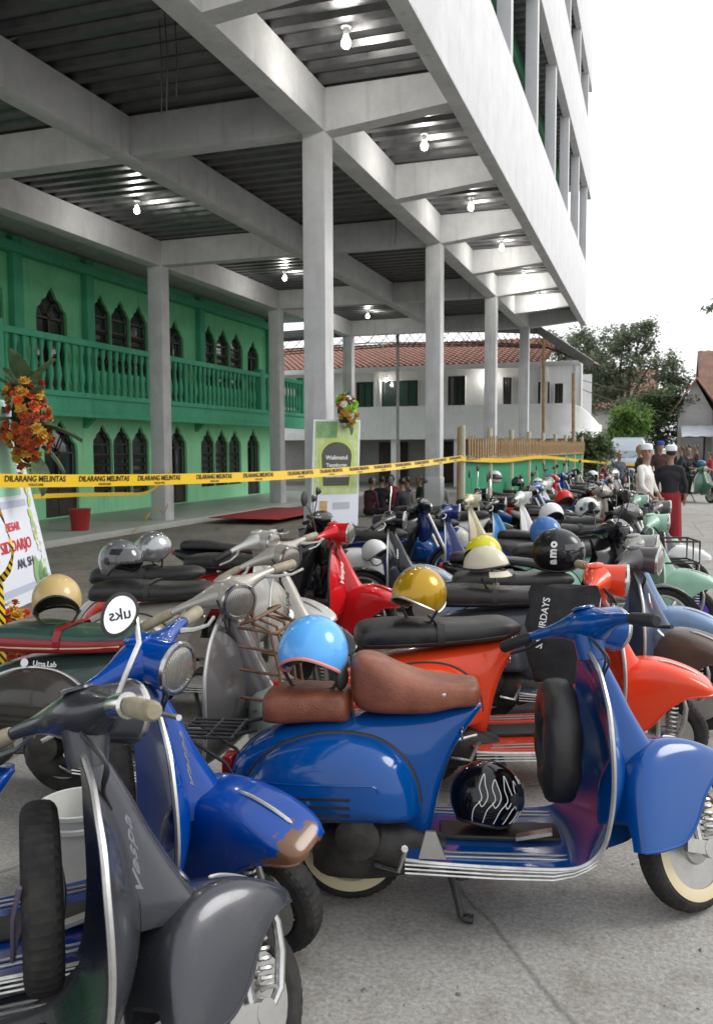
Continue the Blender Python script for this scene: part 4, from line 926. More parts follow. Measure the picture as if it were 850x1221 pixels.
r5 = scooter((.33, 7.8), D(16), dict(paint=MINT, steer=D(-14), rim=paint('#5a3bc0', .3, .1), badge=False), 'pale mint scooter with purple wheel rims')
r6 = scooter((.38, 9.7), D(14), dict(paint=GUNM, steer=D(-10), fender=WHITEP, rim=paint('#5a3bc0', .3, .1), badge=False, lod=1), 'grey scooter with white front fender beyond the mint one')
r7 = scooter((.15, 10.8), D(14), dict(paint=paint('#7fa08c', .3, .3), steer=D(-8), shield=paint('#a9c4b2', .3, .3), badge=False, lod=1, mirrors=(1, -1)), 'faded green old scooter with pale shield and two mirrors')
# second row, further in
blk = scooter((-1.85, 7.4), D(10), dict(paint=BLACKP, steer=D(-4), fender=paint('#8d98a8', .25, .2), lod=1, trim=TRIMS, badge=False, mirrors=(1,)), 'black scooter with pale blue front fender behind the red one')
blk2 = moto((-2.35, 7.0), D(12), BLACKP, 'black motorcycle with small tinted screen between red and black scooters', lens=LENS)
nav = scooter((-1.6, 8.5), D(10), dict(paint=NAVY, lod=1, badge=False, steer=D(3), cowl=WHITEP), 'navy scooter with long black seat and white cowl')
skb = scooter((-1.35, 9.8), D(8), dict(paint=BLUEP, shield=SKYB, headset=BLACKP, lod=1, badge=False, mirrors=(1, -1)), 'blue scooter with sky blue leg shield and black headset')
whs = scooter((-1.25, 11.2), D(8), dict(paint=WHITEP, lod=1, badge=False, seatm=VINYL, steer=D(-6)), 'clean white scooter with black seat in the inner row')
crm = scooter((-1.75, 10.4), D(10), dict(paint=CREAMP, lod=1, badge=False), 'cream scooter tucked between blue and white scooters')
# first row seats and further bikes
R = random.Random(21)
cols = [(BLACKP, 'black'), (REDP, 'red'), (WHITEP, 'white'), (NAVY, 'navy'), (SILV, 'silver'), (GUNM, 'grey'), (BLUEP, 'blue'), (paint('#7d1520', .2, .15), 'maroon')]
who = [('standing before the man in the red sarong', 12), ('in the outer row past the sarong man', 18), ('close by the fence pickets', 22)]
specs = [  # x, y, kind, colour index, distinguishing words
 (.15, 8.7, 'm', 5, 'grey motorcycle between the mint and the white-fendered scooters'), (.0, 11.8, 'm', 0, 'black motorcycle just before the man in the red sarong'), (-.3, 12.7, 'm', 4, 'silver motorcycle beside the man in the red sarong'),
 (-.5, 13.3, 'm', 1, 'red motorcycle behind the white capped pair of men'), (-.45, 14.4, 'm', 2, 'white motorcycle past the pair of capped men'), (-.5, 15.6, 's', 3, 'navy scooter in the outer row past the capped men'),
 (-.45, 16.8, 'm', 0, 'black motorcycle in the outer row well past the capped men'), (-.5, 18.2, 'm', 7, 'maroon motorcycle in the outer row toward the van'), (-.5, 19.8, 's', 5, 'grey scooter in the outer row toward the van'), (-.5, 21.6, 'm', 2, 'white motorcycle in the outer row close to the bush'), (-.6, 23.6, 'm', 0, 'black motorcycle at the far end of the outer row'),
 (-1.3, 12.6, 'm', 0, 'black motorcycle in the inner row past the white scooter'), (-1.35, 13.7, 'm', 6, 'blue motorcycle in the inner row by the fence'), (-1.4, 14.9, 's', 2, 'white scooter in the inner row by the fence'), (-1.45, 16.2, 'm', 5, 'grey motorcycle in the inner row by the fence'), (-1.5, 17.6, 'm', 1, 'red motorcycle in the inner row by the fence'),
 (-1.5, 19.2, 'm', 6, 'blue motorcycle far along the fence'), (-1.5, 21.0, 's', 0, 'black scooter far along the fence'), (-1.5, 23.0, 'm', 4, 'silver motorcycle at the far end of the fence'), (-.95, 26.0, 'm', 1, 'red motorcycle parked apart near the bush'),
 (-2.0, 9.1, 'm', 3, 'navy motorcycle with raised bars in the inner row'), (-1.95, 12.0, 's', 0, 'black scooter hidden in the inner row near the fence start'), (.1, 6.8, 'm', 0, 'black motorcycle between the dusty blue and mint scooters')]
placed = []
for x, y, k, ci, lab in specs:
    c_ = cols[ci][0]
    if k == 'm': placed.append(moto((x, y), D(R.uniform(8, 20)), c_, lab, P2=BLACKP if R.random() < .4 else None, steer=R.uniform(-.25, .35), mirrors=True))
    else: placed.append(scooter((x, y), D(R.uniform(8, 18)), dict(paint=c_, lod=1, badge=False, steer=R.uniform(-.2, .2), mirrors=(1, -1)), lab))
# ---- rusty front carrier on the green scooter
CARR = noisy('rusty_carrier', (.12, .06, .035), (.22, .13, .08), 14, .7, .4)
cr = MB()
for z, o_ in ((.86, .055), (.78, .06), (.68, .07), (.56, .085)):
    cr.tube([(.94-(.92-z)*-.02, -.15, z), (1.05+o_, -.14, z-.02), (1.05+o_, .14, z-.02), (.94, .15, z)], .0075, 6)
for y in (-.14, -.05, .05, .14): cr.tube([(1.0, y, .88), (1.08, y, .85), (1.12, y, .68), (1.14, y, .52), (1.0, y, .5)], .0075, 6)
cr.tube([(.96, -.17, .88), (1.02, -.17, .9), (1.02, .17, .9), (.96, .17, .88)], .009, 6)
ob('front_carrier', cr, CARR, green)
ob('horn', MB().lathe([(.045, 0), (.05, .02), (.04, .035), (.015, .04)], (1.03, 0, .53), (1, 0, 0), 18), CHROME, green)
bt = textmesh('Uma.Lab', .034, 0, .0008, .0004)
ob('logo_lettering', bt, WHITEPR, green, frameM((.02, -.1725, .655), (1, 0, .0), (0, .28, .96)))
ob('logo_disc', MB().lathe([(.02, 0), (.018, .002)], (-.085, -.171, .655), (0, -1, .28), 16), WHITEPR, green)
# black tube carrier on mint scooter, indicators
cr = MB()
for z in (.84, .66): cr.tube([(.92, -.16, z), (1.2, -.16, z), (1.2, .16, z), (.92, .16, z)], .009, 6)
for y in (-.16, 0, .16): cr.tube([(1.2, y, .84), (1.2, y, .66), (.95, y, .66)], .008, 6)
ob('front_carrier', cr, BLACKPL, r5)
# badges and stripes on dark scooter shield
for i, (mt, y, z, w, h) in enumerate(((REDP, -.12, .74, .05, .025), (WHITEPR, -.13, .78, .06, .018), (WHITEPR, -.2, .6, .018, .11), (SKYB, -.16, .6, .04, .06))):
    xx = .94+(.74-z)*.3
    ob('sticker', MB().lathe([(.03, 0), (.028, .002)], (0, 0, 0), (0, 0, 1), 18), mt, r3, frameM((xx-.02, y, z), (-.1, .42, .9), (-.35, -.86, .36)) @ Matrix.Diagonal((w/.06, h/.04, 1, 1)))
ob('sticker', MB().lathe([(.03, 0), (.028, .002)], n=18), WHITEPR, silver, frameM((.945, -.12, .64), (-.1, .42, .9), (-.35, -.86, .36)))
ob('sticker', MB().lathe([(.022, 0), (.02, .002)], n=18), BRWN, silver, frameM((.95, -.16, .52), (-.1, .42, .9), (-.35, -.86, .36)))
# white lettering badge on red
ob('badge', textmesh('Vespa', .04, .3, .001, .0004), WHITEPR, blk, frameM((.93, -.16, .7), (-.1, .42, .9), (-.35, -.86, .36)))
# purple cord tied over the grey scooter's spare tyre
ob('cord', MB().tube([(.69, -.2, .68), (.675, -.16, .6), (.67, -.05, .47), (.672, .05, .455), (.7, .16, .5), (.78, .19, .55)], .006, 6), plain('grey_purple_cord', (.1, .08, .12), .8), grey)
# chrome headset plate and mirror on the grey scooter
gm = Matrix.LocRotScale(grey.location, grey.rotation_euler, None)
P_ = ony(142, 733, 1.0); d_ = ray(143, 733); c0 = ray(150, 835)
hs_w = gm @ steerM(D(33)) @ Vector((.80, -.2, 1.0)); dist = hs_w.length
mc = Vector((0, 0, CAMH))+d_*2.02
mir = MB(); tocam = (Vector((0, 0, CAMH))-mc).normalized(); sx = tocam.cross(Vector((0, 0, 1))).normalized()*-1; sy = sx.cross(tocam)*-1
sy = tocam.cross(sx)
def mirpt(a, k, dd): return lcl(grey, mc+sx*(.035*k*math.cos(a)+.009*k*math.sin(a))+sy*(.043*k*math.sin(a)*(1-.12*math.cos(a)))+tocam*dd)
N = 28
mir.rings([[mirpt(2*PI*i/N, k, dd) for i in range(N)] for k, dd in ((.5, -.03), (.95, -.02), (1.18, -.004), (1.22, .002), (1.02, .004))])
mo = ob('mirror', mir, BLACKPL, grey)
ob('mirror_glass', MB().rings([[mirpt(2*PI*i/N, k, dd) for i in range(N)] for k, dd in ((1.0, .0042), (.5, .005), (.01, .0052))]), plain('mirror_glass_bright', (.85, .86, .88), .08, 1), grey)
tx = textmesh('uks', .038, 0, .0004, .0008)  # reflection of reversed writing, drawn as flat text on the glass
M_ = frameM(lcl(grey, mc+tocam*.0065), lcl(grey, mc+sx*-1+sy*-.12)-lcl(grey, mc), lcl(grey, mc+sy)-lcl(grey, mc))
ob('mirror_reflected_lettering', tx, BLACKPL, mo, None).matrix_local = M_
st0 = gm @ steerM(D(33)) @ Vector((.82, -.17, 1.0)); st1 = Vector((0, 0, CAMH))+ray(166, 762)*2.02
ob('mirror_stalk', MB().tube([lcl(grey, st0), lcl(grey, st0.lerp(st1, .4)), lcl(grey, st1-Vector((0, 0, .01))), lcl(grey, mc+sx*.035-tocam*.02)], .0065, 8), CHROME, grey)
ob('switch_cluster', MB().lathe([(.026, -.04), (.03, -.01), (.03, .02), (.024, .026)], (.80, -.225, .985), (-.1, -1, -.1), 20), CHROME, grey, steerM(D(33)))

# ---- helmets
LBLUE = paint('#5aa6ea', .2, .05); GOLD = paint('#a98512', .18, .1, .3); YEL = paint('#c2bb18', .2, .05); CRH = paint('#c3bda8', .25, .1); BLKH = paint('#16171a', .3, .05); BLKG = paint('#0b0b0d', .1, 0)
GRYH = paint('#74777d', .2, .1, .4); WHH = paint('#dadada', .2, .05); TAN = paint('#b9a16c', .3, .2); BLUH = paint('#3f6fb0', .2, .05); REDH = paint('#c8281f', .2, .05); SILH = paint('#9a9da0', .2, .05, .7)
def hb(b, x, z, yaw, col, label, y=0, **k):
    return helmet(onbike(b, (x, y, z)), b.rotation_euler.z+yaw, col, label, **k)
PINK = plain('pink_trim', lin('#d98a80'), .6)
hm = hb(main, -.13, .772, D(-100), LBLUE, 'light blue open-face helmet resting on the brown pillion pad', y=.0, col2=PINK, tilt=(0, D(12)), scale=1.06)
ob('padding', MB().sphere((.02, .1, .04), .045, 10, (1, .5, 1)), VINYL, hm); ob('buckle', MB().cbox(-.012, .012, -.15, -.135, -.03, 0, .004), REDH, hm)
hb(orange, .0, .815, D(-140), GOLD, 'mustard gold open-face helmet on the orange scooter seat', col2=TRIMS, tilt=(0, D(14)), scale=1.04)
hb(r3, .0, .805, D(-20), CRH, 'cream half-shell helmet on a black seat behind the gold helmet', kind='half', col2=BLACKPL)
hb(r4, -.12, .808, D(-120), YEL, 'bright yellow open-face helmet on a black scooter seat')
fl = helmet(onbike(main, (.47, -.03, .268)), main.rotation_euler.z+D(35), BLKG, 'glossy black full-face helmet with white flame lines on the blue scooter floor', kind='full', tilt=(D(-8), D(14)), scale=1.0)
def spt(a, t, k=1.012): return (.135*k*(1+.05*max(0, math.cos(a))*math.sin(t))*math.sin(t)*math.cos(a), .118*k*math.sin(t)*math.sin(a), .115+.125*k*math.cos(t))
for j in range(6):   # flame curls on the right-hand side
    a0 = rad(-150+j*21); pts = []
    for q_ in catmull([(0, 128), (5, 105), (16, 88), (10, 70), (14, 48+8*(j % 2)), (19, 66), (25, 84), (18, 100), (12, 92)], 40):
        pts.append(spt(a0+rad(q_[0]), rad(q_[1]), 1.006))
    ob('flame_line', MB().tube(pts, .0016, 5), WHITEPR, fl)
rm = helmet(onbike(r4, (.36, .05, .80)), D(4), BLKH, 'matt black full-face helmet with white block lettering', kind='full', scale=1.22, tilt=(D(6), D(0)))
for i, ch in enumerate('amo'):
    a, t = rad(-98), rad(104-i*21); c_ = Vector(spt(a, t, 1.02)); tx_ = Vector(spt(a, t-.05, 1.02))-c_; n_ = Vector((math.cos(a)*math.sin(t), math.sin(a)*math.sin(t), math.cos(t)))
    ob('lettering', textmesh(ch, .062, 0, .0012, .003), WHITEPR, rm, frameM(c_+n_*.0015, tx_, n_.cross(tx_)))
hb(silver, -.15, .812, D(-30), GRYH, 'metallic grey open-face helmet with visor on the silver scooter', visor=VISOR, col2=BLACKPL, scale=1.05)
hb(green, -.02, .81, D(-60), TAN, 'scuffed cream and tan helmet on the red-banded seat', scale=.95)
hb(silver2, .1, .81, D(40), SILH, 'silver open-face helmet beside the two silver scooters', col2=BLACKPL)
hb(nav, .18, .5, D(-30), WHH, 'white and grey helmet hung low on the navy scooter', y=-.36, col2=GRYH)
for x, y, z, yaw, c_, lab, kd, vs in [
    (650, 652, .80, -50, BLUH, 'blue open-face helmet next to the black lettered one', 'open', None), (657, 628, .80, -60, WHH, 'white and red helmet behind the blue one', 'open', None),
    (700, 620, .82, -40, WHH, 'white helmet with raised visor in the middle of the row', 'open', CLEARV), (672, 606, .8, -60, REDH, 'red helmet between the white ones in the outer row', 'open', None),
    (590, 577, .95, -60, WHH, 'white full-face helmet near the fence start', 'full', None), (600, 559, 1.0, -60, REDH, 'red and grey helmet raised near the fence', 'full', None), (706, 574, .85, -50, WHH, 'white helmet with dark chin strap near the capped men', 'open', None),
    (641, 586, .8, -60, WHH, 'white helmet on the inner row by the fence', 'open', VISOR), (657, 579, .82, -60, BLUH, 'shiny blue helmet on the inner row by the fence', 'open', None), (617, 583, .8, -60, BLKH, 'dark grey helmet on the inner row by the fence', 'open', VISOR), (683, 570, .82, -60, SILH, 'silver helmet far along the fence', 'open', None),
    (752, 570, .85, -60, SILH, 'silver helmet near the man in white', 'open', VISOR), (735, 556, .9, -60, WHH, 'small white helmet beyond the row', 'open', None), (718, 588, .8, -50, REDH, 'red helmet near the row of handlebars', 'full', None)]:
    if z > .9: p = onz(x, y, z)
    else: p = onz(x, y, z)
    helmet(p, D(yaw), c_, lab, kind=kd, visor=vs, scale=1.05)
# the red blaze on the white-red helmet
# ---- bag hung on the orange scooter
BAGM = noisy('black_canvas', (.012, .012, .013), (.025, .025, .026), 12, .85, bump=.2, bscale=90)
og = onbike(orange, Vector(steerM(D(-20)) @ Vector((.79, -.3, .97)))); d_b = og.dot(fw)-CAMH*fw.z-.05; bp0 = Vector((0, 0, CAMH))+ray(672, 760)*d_b; be = empty('tote_bag', bp0-Vector((0, 0, .17))); tag(be, 'black canvas tote bag with white lettering hung from the orange handlebar', 'bag')
tc_ = Vector((-bp0.x, -bp0.y, 0)).normalized(); bx_ = Vector((-tc_.y, tc_.x, 0))
def bpt(u, z, d): return bx_*u+tc_*d+Vector((0, 0, z))
rows = []
for i in range(13):
    z = .40-i*.036; w = .145+.02*math.sin(i*.26)-.012*(i > 10)*(i-10); th = .012+.03*math.sin(PI*i/13)
    rows.append([bpt(w*math.cos(a)+.008*math.sin(i*1.7+a), z+.01*math.sin(3*a), th*math.sin(a)+.006*math.sin(2.3*i+3*a)) for a in [2*PI*k/24 for k in range(24)]])
ob('cloth', MB().rings(rows), BAGM, be)
hg = og-be.location
for s in (-1, 1): ob('handle', MB().tube([bpt(s*.1, .38, .01), (bpt(s*.08, .38, .01)+hg)/2, hg+Vector((0, 0, .03))+bx_*s*.02, hg-tc_*.03], .009, 6), BAGM, be)
ob('lettering', textmesh('SATURDAYS', .042, 0, .0006, .0006), WHITEPR, be, frameM(bpt(-.09, .24, .05), (.15*bx_.x, .15*bx_.y, .98), -bx_))
# ---- white bucket and wire tray on the ground between the scooters
bk = empty('bucket', (-1.98, 2.62, 0)); tag(bk, 'white plastic bucket standing behind the dark grey scooter', 'bucket')
WPL = noisy('white_plastic', (.55, .55, .52), (.65, .65, .62), 5, .4)
ob('pail', MB().lathe([(.11, 0), (.115, .01), (.14, .3), (.15, .305), (.15, .32), (.135, .32), (.11, .02), (.001, .02)], n=32), WPL, bk); ob('rim_band', MB().lathe([(.142, .25), (.15, .255), (.15, .27), (.143, .275)], n=32, caps=False), WPL, bk)
ob('handle', MB().tube([(.145*math.cos(a), .02+.12*math.sin(a), .28-.12*math.sin(a)) for a in [PI*i/12 for i in range(13)]], .003, 5), ALU, bk)
# ------------------------------------------------------------------ people: capsule skeletons fused into one skin by a voxel remesh
def person_mesh(caps, voxel=.016):
    mb = MB()
    for (a, b, ra, rb, lab) in caps:
        a, b = Vector(a), Vector(b); d = b-a; L = d.length
        if L < 1e-5: mb.sphere(a, ra, 10); continue
        pr = [(max(.001, ra*math.sin(t)), -ra*math.cos(t)) for t in (.05, .5, 1.0, PI/2)]+[(max(.001, rb*math.cos(t)), L+rb*math.sin(t)) for t in (0, .55, 1.1, 1.52)]
        mb.lathe(pr, a, d, 12)
    me = mb.mesh('tmp'); o = bpy.data.objects.new('tmp', me); C.objects.link(o)
    md = o.modifiers.new('r', 'REMESH'); md.mode = 'VOXEL'; md.voxel_size = voxel; md.use_smooth_shade = True
    sm_ = o.modifiers.new('s', 'SMOOTH'); sm_.iterations = 3; sm_.factor = .5
    dg = bpy.context.evaluated_depsgraph_get(); dg.update(); me2 = bpy.data.meshes.new_from_object(o.evaluated_get(dg)); bpy.data.objects.remove(o); bpy.data.meshes.remove(me)
    return me2
def segd(p, a, b):
    ab = b-a; t = max(0, min(1, (p-a).dot(ab)/max(ab.length_squared, 1e-9))); return (p-a-ab*t).length
def person(loc, yaw, label, mats, pose='stand', height=1.65, sarong=False, cap=None, head=(0, 0), arms=None, voxel=.018, group=None, helmetc=None):
    """local: x = facing, y = left, z up; mats: skin, shirt, legs, hair, shoe"""
    k = height/1.7; V_ = Vector; caps = []
    def c(a, b, ra, rb, lab): caps.append((V_(a)*k, V_(b)*k, ra*k, rb*k, lab))
    hy, hz = head
    if pose == 'stand': hip, zdrop = V_((0, 0, .92)), 0
    elif pose == 'ride': hip = V_((0, 0, .86))
    else: hip = V_((0, 0, .13))     # sitting on the ground
    up_ = V_((.06 if pose != 'stand' else 0, 0, 0))
    ch = hip+V_((0, 0, .30))+up_*.6; ns = hip+V_((0, 0, .53))+up_; hd = ns+V_((.02, 0, .13))+up_*.2
    c(hip+V_((0, .07, 0)), hip+V_((0, -.07, 0)), .115, .115, 'legs'); c(hip+V_((0, 0, .06)), ch, .13, .14, 'shirt'); c(ch+V_((0, .06, .04)), ch+V_((0, -.06, .04)), .125, .125, 'shirt')
    c(ns+V_((-.01, .13, -.07)), ns+V_((-.01, -.13, -.07)), .07, .07, 'shirt'); c(ns-V_((0, 0, .05)), hd, .05, .05, 'skin')
    Rh = Matrix.Rotation(hy, 3, 'Z')
    def H(p): return hd+Rh @ V_(p)
    c(H((.0, 0, .03)), H((.015, 0, .10)), .075, .078, 'skin'); c(H((-.02, 0, .08)), H((-.015, 0, .11)), .083, .08, 'hair'); c(H((.035, 0, -.01)), H((.04, 0, .01)), .05, .05, 'skin')
    c(H((.085, 0, .06)), H((.1, 0, .035)), .012, .016, 'skin')
    for s in (-1, 1): c(H((-.0, s*.078, .05)), H((-.005, s*.082, .03)), .015, .012, 'skin')
    arms = arms or [((.02, .05, -.27), (.08, .03, -.5))]*2
    for i, s in enumerate((1, -1)):
        sh = ns+V_((-.01, s*.175, -.075)); el = sh+V_((arms[i][0][0], s*arms[i][0][1], arms[i][0][2])); wr = sh+V_((arms[i][1][0], s*arms[i][1][1], arms[i][1][2]))
        c(sh, el, .052, .042, 'shirt'); c(el, el.lerp(wr, .45), .042, .036, mats.get('sleeve', 'shirt')); c(el.lerp(wr, .45), wr, .034, .027, 'skin')
        d = (wr-el).normalized(); pl = wr+d*.06; c(wr, pl, .027, .034, 'skin')
        side = d.cross(V_((0, 1, 0))).normalized()
        for f in range(4):
            b = pl+side*(.026-.0175*f); L = (.06, .068, .064, .05)[f]; c(b, b+d*L*.55, .009, .0088, 'skin'); c(b+d*L*.55, b+d*L+V_((0, -s*.018, 0)), .0088, .0078, 'skin')
        c(wr+d*.02+side*.02, wr+d*.065+side*.052, .011, .009, 'skin')
    if pose == 'stand':
        for s in (-1, 1):
            if sarong: continue
            kn = V_((.03, s*.1, .5)); an = V_((-.01, s*.11, .09)); c(hip+V_((0, s*.08, -.03)), kn, .09, .062, 'legs'); c(kn, an, .06, .042, 'legs'); c(an, V_((.0, s*.11, .04)), .042, .04, 'shoe'); c(V_((-.02, s*.11, .035)), V_((.14, s*.12, .03)), .037, .03, 'shoe')
        if sarong:
            c(hip, V_((0, 0, .55)), .15, .155, 'legs'); c(hip+V_((0, .06, 0)), V_((.02, .09, .14)), .12, .125, 'legs'); c(hip+V_((0, -.06, 0)), V_((0, -.09, .14)), .12, .125, 'legs')
            for s in (-1, 1): c(V_((-.02, s*.09, .035)), V_((.14, s*.1, .03)), .037, .03, 'skin')
    elif pose == 'ride':
        for s in (-1, 1):
            kn = hip+V_((.40, s*.17, -.1)); an = hip+V_((.36, s*.2, -.52)); c(hip+V_((0, s*.08, 0)), kn, .09, .062, 'legs'); c(kn, an, .06, .042, 'legs'); c(an+V_((-.04, 0, -.04)), an+V_((.14, 0, -.05)), .038, .03, 'shoe')
    else:
        for s in (-1, 1):
            kn = hip+V_((.3, s*.3, .02)); an = hip+V_((.28, -s*.05, -.06)); c(hip+V_((0, s*.08, 0)), kn, .09, .065, 'legs'); c(kn, an, .06, .045, 'legs'); c(an, an+V_((.05, -s*.12, 0)), .04, .035, 'skin')
    me = person_mesh(caps, voxel)
    labs = ['skin', 'shirt', 'legs', 'hair', 'shoe']
    for l_ in labs: me.materials.append(mats.get(l_, mats['legs']))
    cs = [(a, b, max(ra, rb), labs.index(l_)) for a, b, ra, rb, l_ in caps]
    for pg in me.polygons:
        p = V_(pg.center); best = min(cs, key=lambda q: segd(p, q[0], q[1])-q[2]); pg.material_index = best[3]
    me.polygons.foreach_set('use_smooth', [True]*len(me.polygons))
    e = bpy.data.objects.new('person', me); C.objects.link(e); e.location = loc; e.rotation_euler = (0, 0, yaw); tag(e, label, 'person', group)
    hk = hd*k
    def HH(p): return hk+Rh @ (V_(p)*k)
    for s in (-1, 1):
        ob('eye', cached('p_eye', lambda: MB().sphere((0, 0, 0), .011, 8, (.6, 1.2, .8))), plain('eye_dark', (.02, .015, .012), .3), e, Matrix.Translation(HH((.083, s*.03, .07))))
        ob('eyebrow', cached('p_brow', lambda: MB().bar((0, -.018, 0), (0, .018, .002), .01, .007)), HAIRM, e, Matrix.Translation(HH((.088, s*.031, .093))))
    ob('mouth', cached('p_mouth', lambda: MB().sphere((0, 0, 0), .02, 8, (.35, 1, .25))), plain('lip', (.22, .09, .07), .5), e, Matrix.Translation(HH((.086, 0, .0))))
    if cap:
        cm = MB().rings([[tuple(HH((-.008+r*1.08*math.cos(2*PI*j/24), r*math.sin(2*PI*j/24), z))) for j in range(24)] for r, z in ((.09, .10), (.094, .105), (.093, .16), (.085, .185), (.05, .2), (.004, .204))])
        ob('cap', cm, cap, e)
    return e
SKIN = noisy('brown_skin', (.26, .145, .09), (.31, .18, .115), 12, .55); HAIRM = plain('black_hair', (.012, .01, .009), .5)
def cloth(h, d=.8): c = lin(h); return noisy('cloth_'+h.lstrip('#'), c, tuple(x*d for x in c), 10, .85, bump=.2, bscale=30)
def pm(shirt, legs, shoe='#2a2420', **k): return dict(skin=SKIN, shirt=cloth(shirt), legs=cloth(legs), hair=HAIRM, shoe=cloth(shoe), **k)
WCAP = cloth('#e4e6ec', .9)
p = onz(797, 657); person(p, D(80), 'person in black shirt, dark red sarong and white cap standing by the motorcycles', pm('#23242a', '#8a1c26'), sarong=True, cap=WCAP, height=1.58, head=(D(25), 0), arms=[((.05, .06, -.26), (.2, .02, -.46)), ((.02, .07, -.27), (.1, .05, -.5))], voxel=.013)
p = onz(777, 662); person((p.x-.12, p.y-.2, 0), D(-20), 'person in white shirt and white cap turning toward the camera', pm('#d8d6cf', '#4a4a50'), cap=WCAP, height=1.6, head=(D(-60), 0), arms=[((.06, .07, -.26), (.18, .03, -.44)), ((.06, .07, -.26), (.2, .0, -.42))], voxel=.013)
def far(px, Y, yaw, lab, m_, h=1.6, pose='stand', z=0, cap=None, **k):
    q_ = ony(px, 560, Y); return person((q_.x, Y, z), D(yaw), lab, m_, pose=pose, height=h, voxel=.024, cap=cap, **k)
far(763, 22, 200, 'person in dark leather jacket standing beside the parked van', pm('#33302f', '#2b2c33'), 1.62)
far(738, 24.5, -60, 'person with short dark hair in a grey shirt near the van', pm('#4c5560', '#2c2d33'), 1.45)
far(787, 24, -90, 'person in blue cap and dark shirt behind the capped men', pm('#4a2f2c', '#26272c'), 1.7, cap=cloth('#2b49b8'))
far(812, 27.5, 180, 'person in dark green shirt standing behind the green scooter', pm('#20302c', '#26262a'), 1.6)
far(803, 31, 200, 'person in black with back turned further up the street', pm('#1b1c20', '#2a2a2e'), 1.58)
far(821, 31.5, 170, 'person in grey shirt in the street group', pm('#54504f', '#2a2a30'), 1.66)
far(830, 32, 190, 'person in brown shirt in the street group', pm('#4d3a30', '#23242a'), 1.64)
far(846, 33, 190, 'person in red shirt at the edge of the street group', pm('#a02025', '#2a2a30'), 1.4)
# green scooter with its rider crossing the street
gp_ = onz(843, 600); gs = scooter((gp_.x+.1, gp_.y), D(-48), dict(paint=paint('#4c6b5c', .25, .15), lod=1, badge=False, steer=D(-4), seatm=VINYL), 'sage green scooter being ridden across the street')
rd = onbike(gs, (.2, 0, -.02)); person((rd.x, rd.y, 0), D(-48), 'person in black riding the sage green scooter', pm('#17181b', '#1c1d22'), 'ride', 1.6, arms=[((.16, .06, -.2), (.44, .04, -.26))]*2, voxel=.02, head=(D(-10), 0))
hp_ = onbike(gs, (.62, .02, .62)); helmet((hp_.x+.1, hp_.y, 1.0), D(0), paint('#2a5d7a', .2, .05), 'teal helmet hung on the sage green scooter handlebar')
# people sitting on the floor beneath the white building
sc_ = [('#4a2530', 'maroon'), ('#1d1f24', 'black'), ('#7d2a33', 'dark red'), ('#2b2d33', 'charcoal'), ('#5a4a5c', 'dusty purple'), ('#23362c', 'dark green'), ('#35333a', 'slate'), ('#8e8f90', 'pale grey')]
for i, (hx, nm) in enumerate(sc_):
    px = 440+i*12+((i*37) % 7); Y = 19.5+(i % 3)*1.1; q_ = ony(px, 590, Y)
    person((q_.x, Y, .005), D(60+i*31), f'person in {nm} clothes sitting on the yard floor', pm(hx, ['#222329', '#3a2430'][i % 2]), 'sit', 1.62, voxel=.024)

# ------------------------------------------------------------------ van beyond the row
vx = ony(748, 545, 42).x
vn = empty('van', (vx, 42, 0)); tag(vn, 'pale silver-blue minibus facing the camera at the street end', 'van')
VP_ = paint('#b9c4cc', .25, .2)
def vring(y, z0, z1, w, tw): return [(-w, y, z0), (-w, y, z0+.45), (-tw, y, z1-.12), (-tw+.12, y, z1), (tw-.12, y, z1), (tw, y, z1-.12), (w, y, z0+.45), (w, y, z0)]
ob('body', MB().rings([vring(-.62, .3, .95, .8, .78), vring(-.55, .25, 1.1, .84, .8), vring(.1, .25, 1.98, .86, .74), vring(.4, .25, 2.08, .86, .74), vring(3.3, .25, 2.08, .86, .74), vring(3.5, .3, 1.9, .84, .72)]), VP_, vn, ang=30)
ob('windscreen', MB().add([(-.72, -.52, 1.15), (.72, -.52, 1.15), (.66, .02, 1.86), (-.66, .02, 1.86)], [(0, 1, 2, 3)]), glassy('windscreen_glass', (.22, .27, .3), .05), vn)
ob('sun_strip', MB().add([(-.67, -.06, 1.76), (.67, -.06, 1.76), (.66, .035, 1.89), (-.66, .035, 1.89)], [(0, 1, 2, 3)]), plain('green_strip', lin('#3e7a68'), .3), vn)
ob('bumper', MB().cbox(-.84, .84, -.76, -.58, .28, .52, .03), paint('#8f979c', .4, .2), vn); ob('grille', MB().cbox(-.4, .4, -.66, -.6, .6, .8, .01), BLACKPL, vn)
for s in (-1, 1):
    ob('headlight', MB().cbox(s*.62-.16, s*.62+.16, -.68, -.6, .62, .82, .02), LENS, vn); ob('mirror', MB().cbox(s*.95-.06, s*.95+.06, -.42, -.32, 1.15, 1.4, .02), BLACKPL, vn)
    ob('wiper', MB().tube([(s*.1, -.55, 1.14), (s*.55, -.47, 1.3)], .008, 5), BLACKPL, vn)
    for y in (.1, 2.5): ob('wheel', MB().lathe([(.2, -.1), (.3, -.09), (.31, 0), (.3, .09), (.2, .1)], (s*.75, y, .31), (1, 0, 0), 22), RUBBER, vn)
ob('roof_rack', MB().tube([(-.6, .3, 2.16), (.6, .3, 2.16), (.6, 2.6, 2.16), (-.6, 2.6, 2.16)], .02, 6, True), BLACKPL, vn)

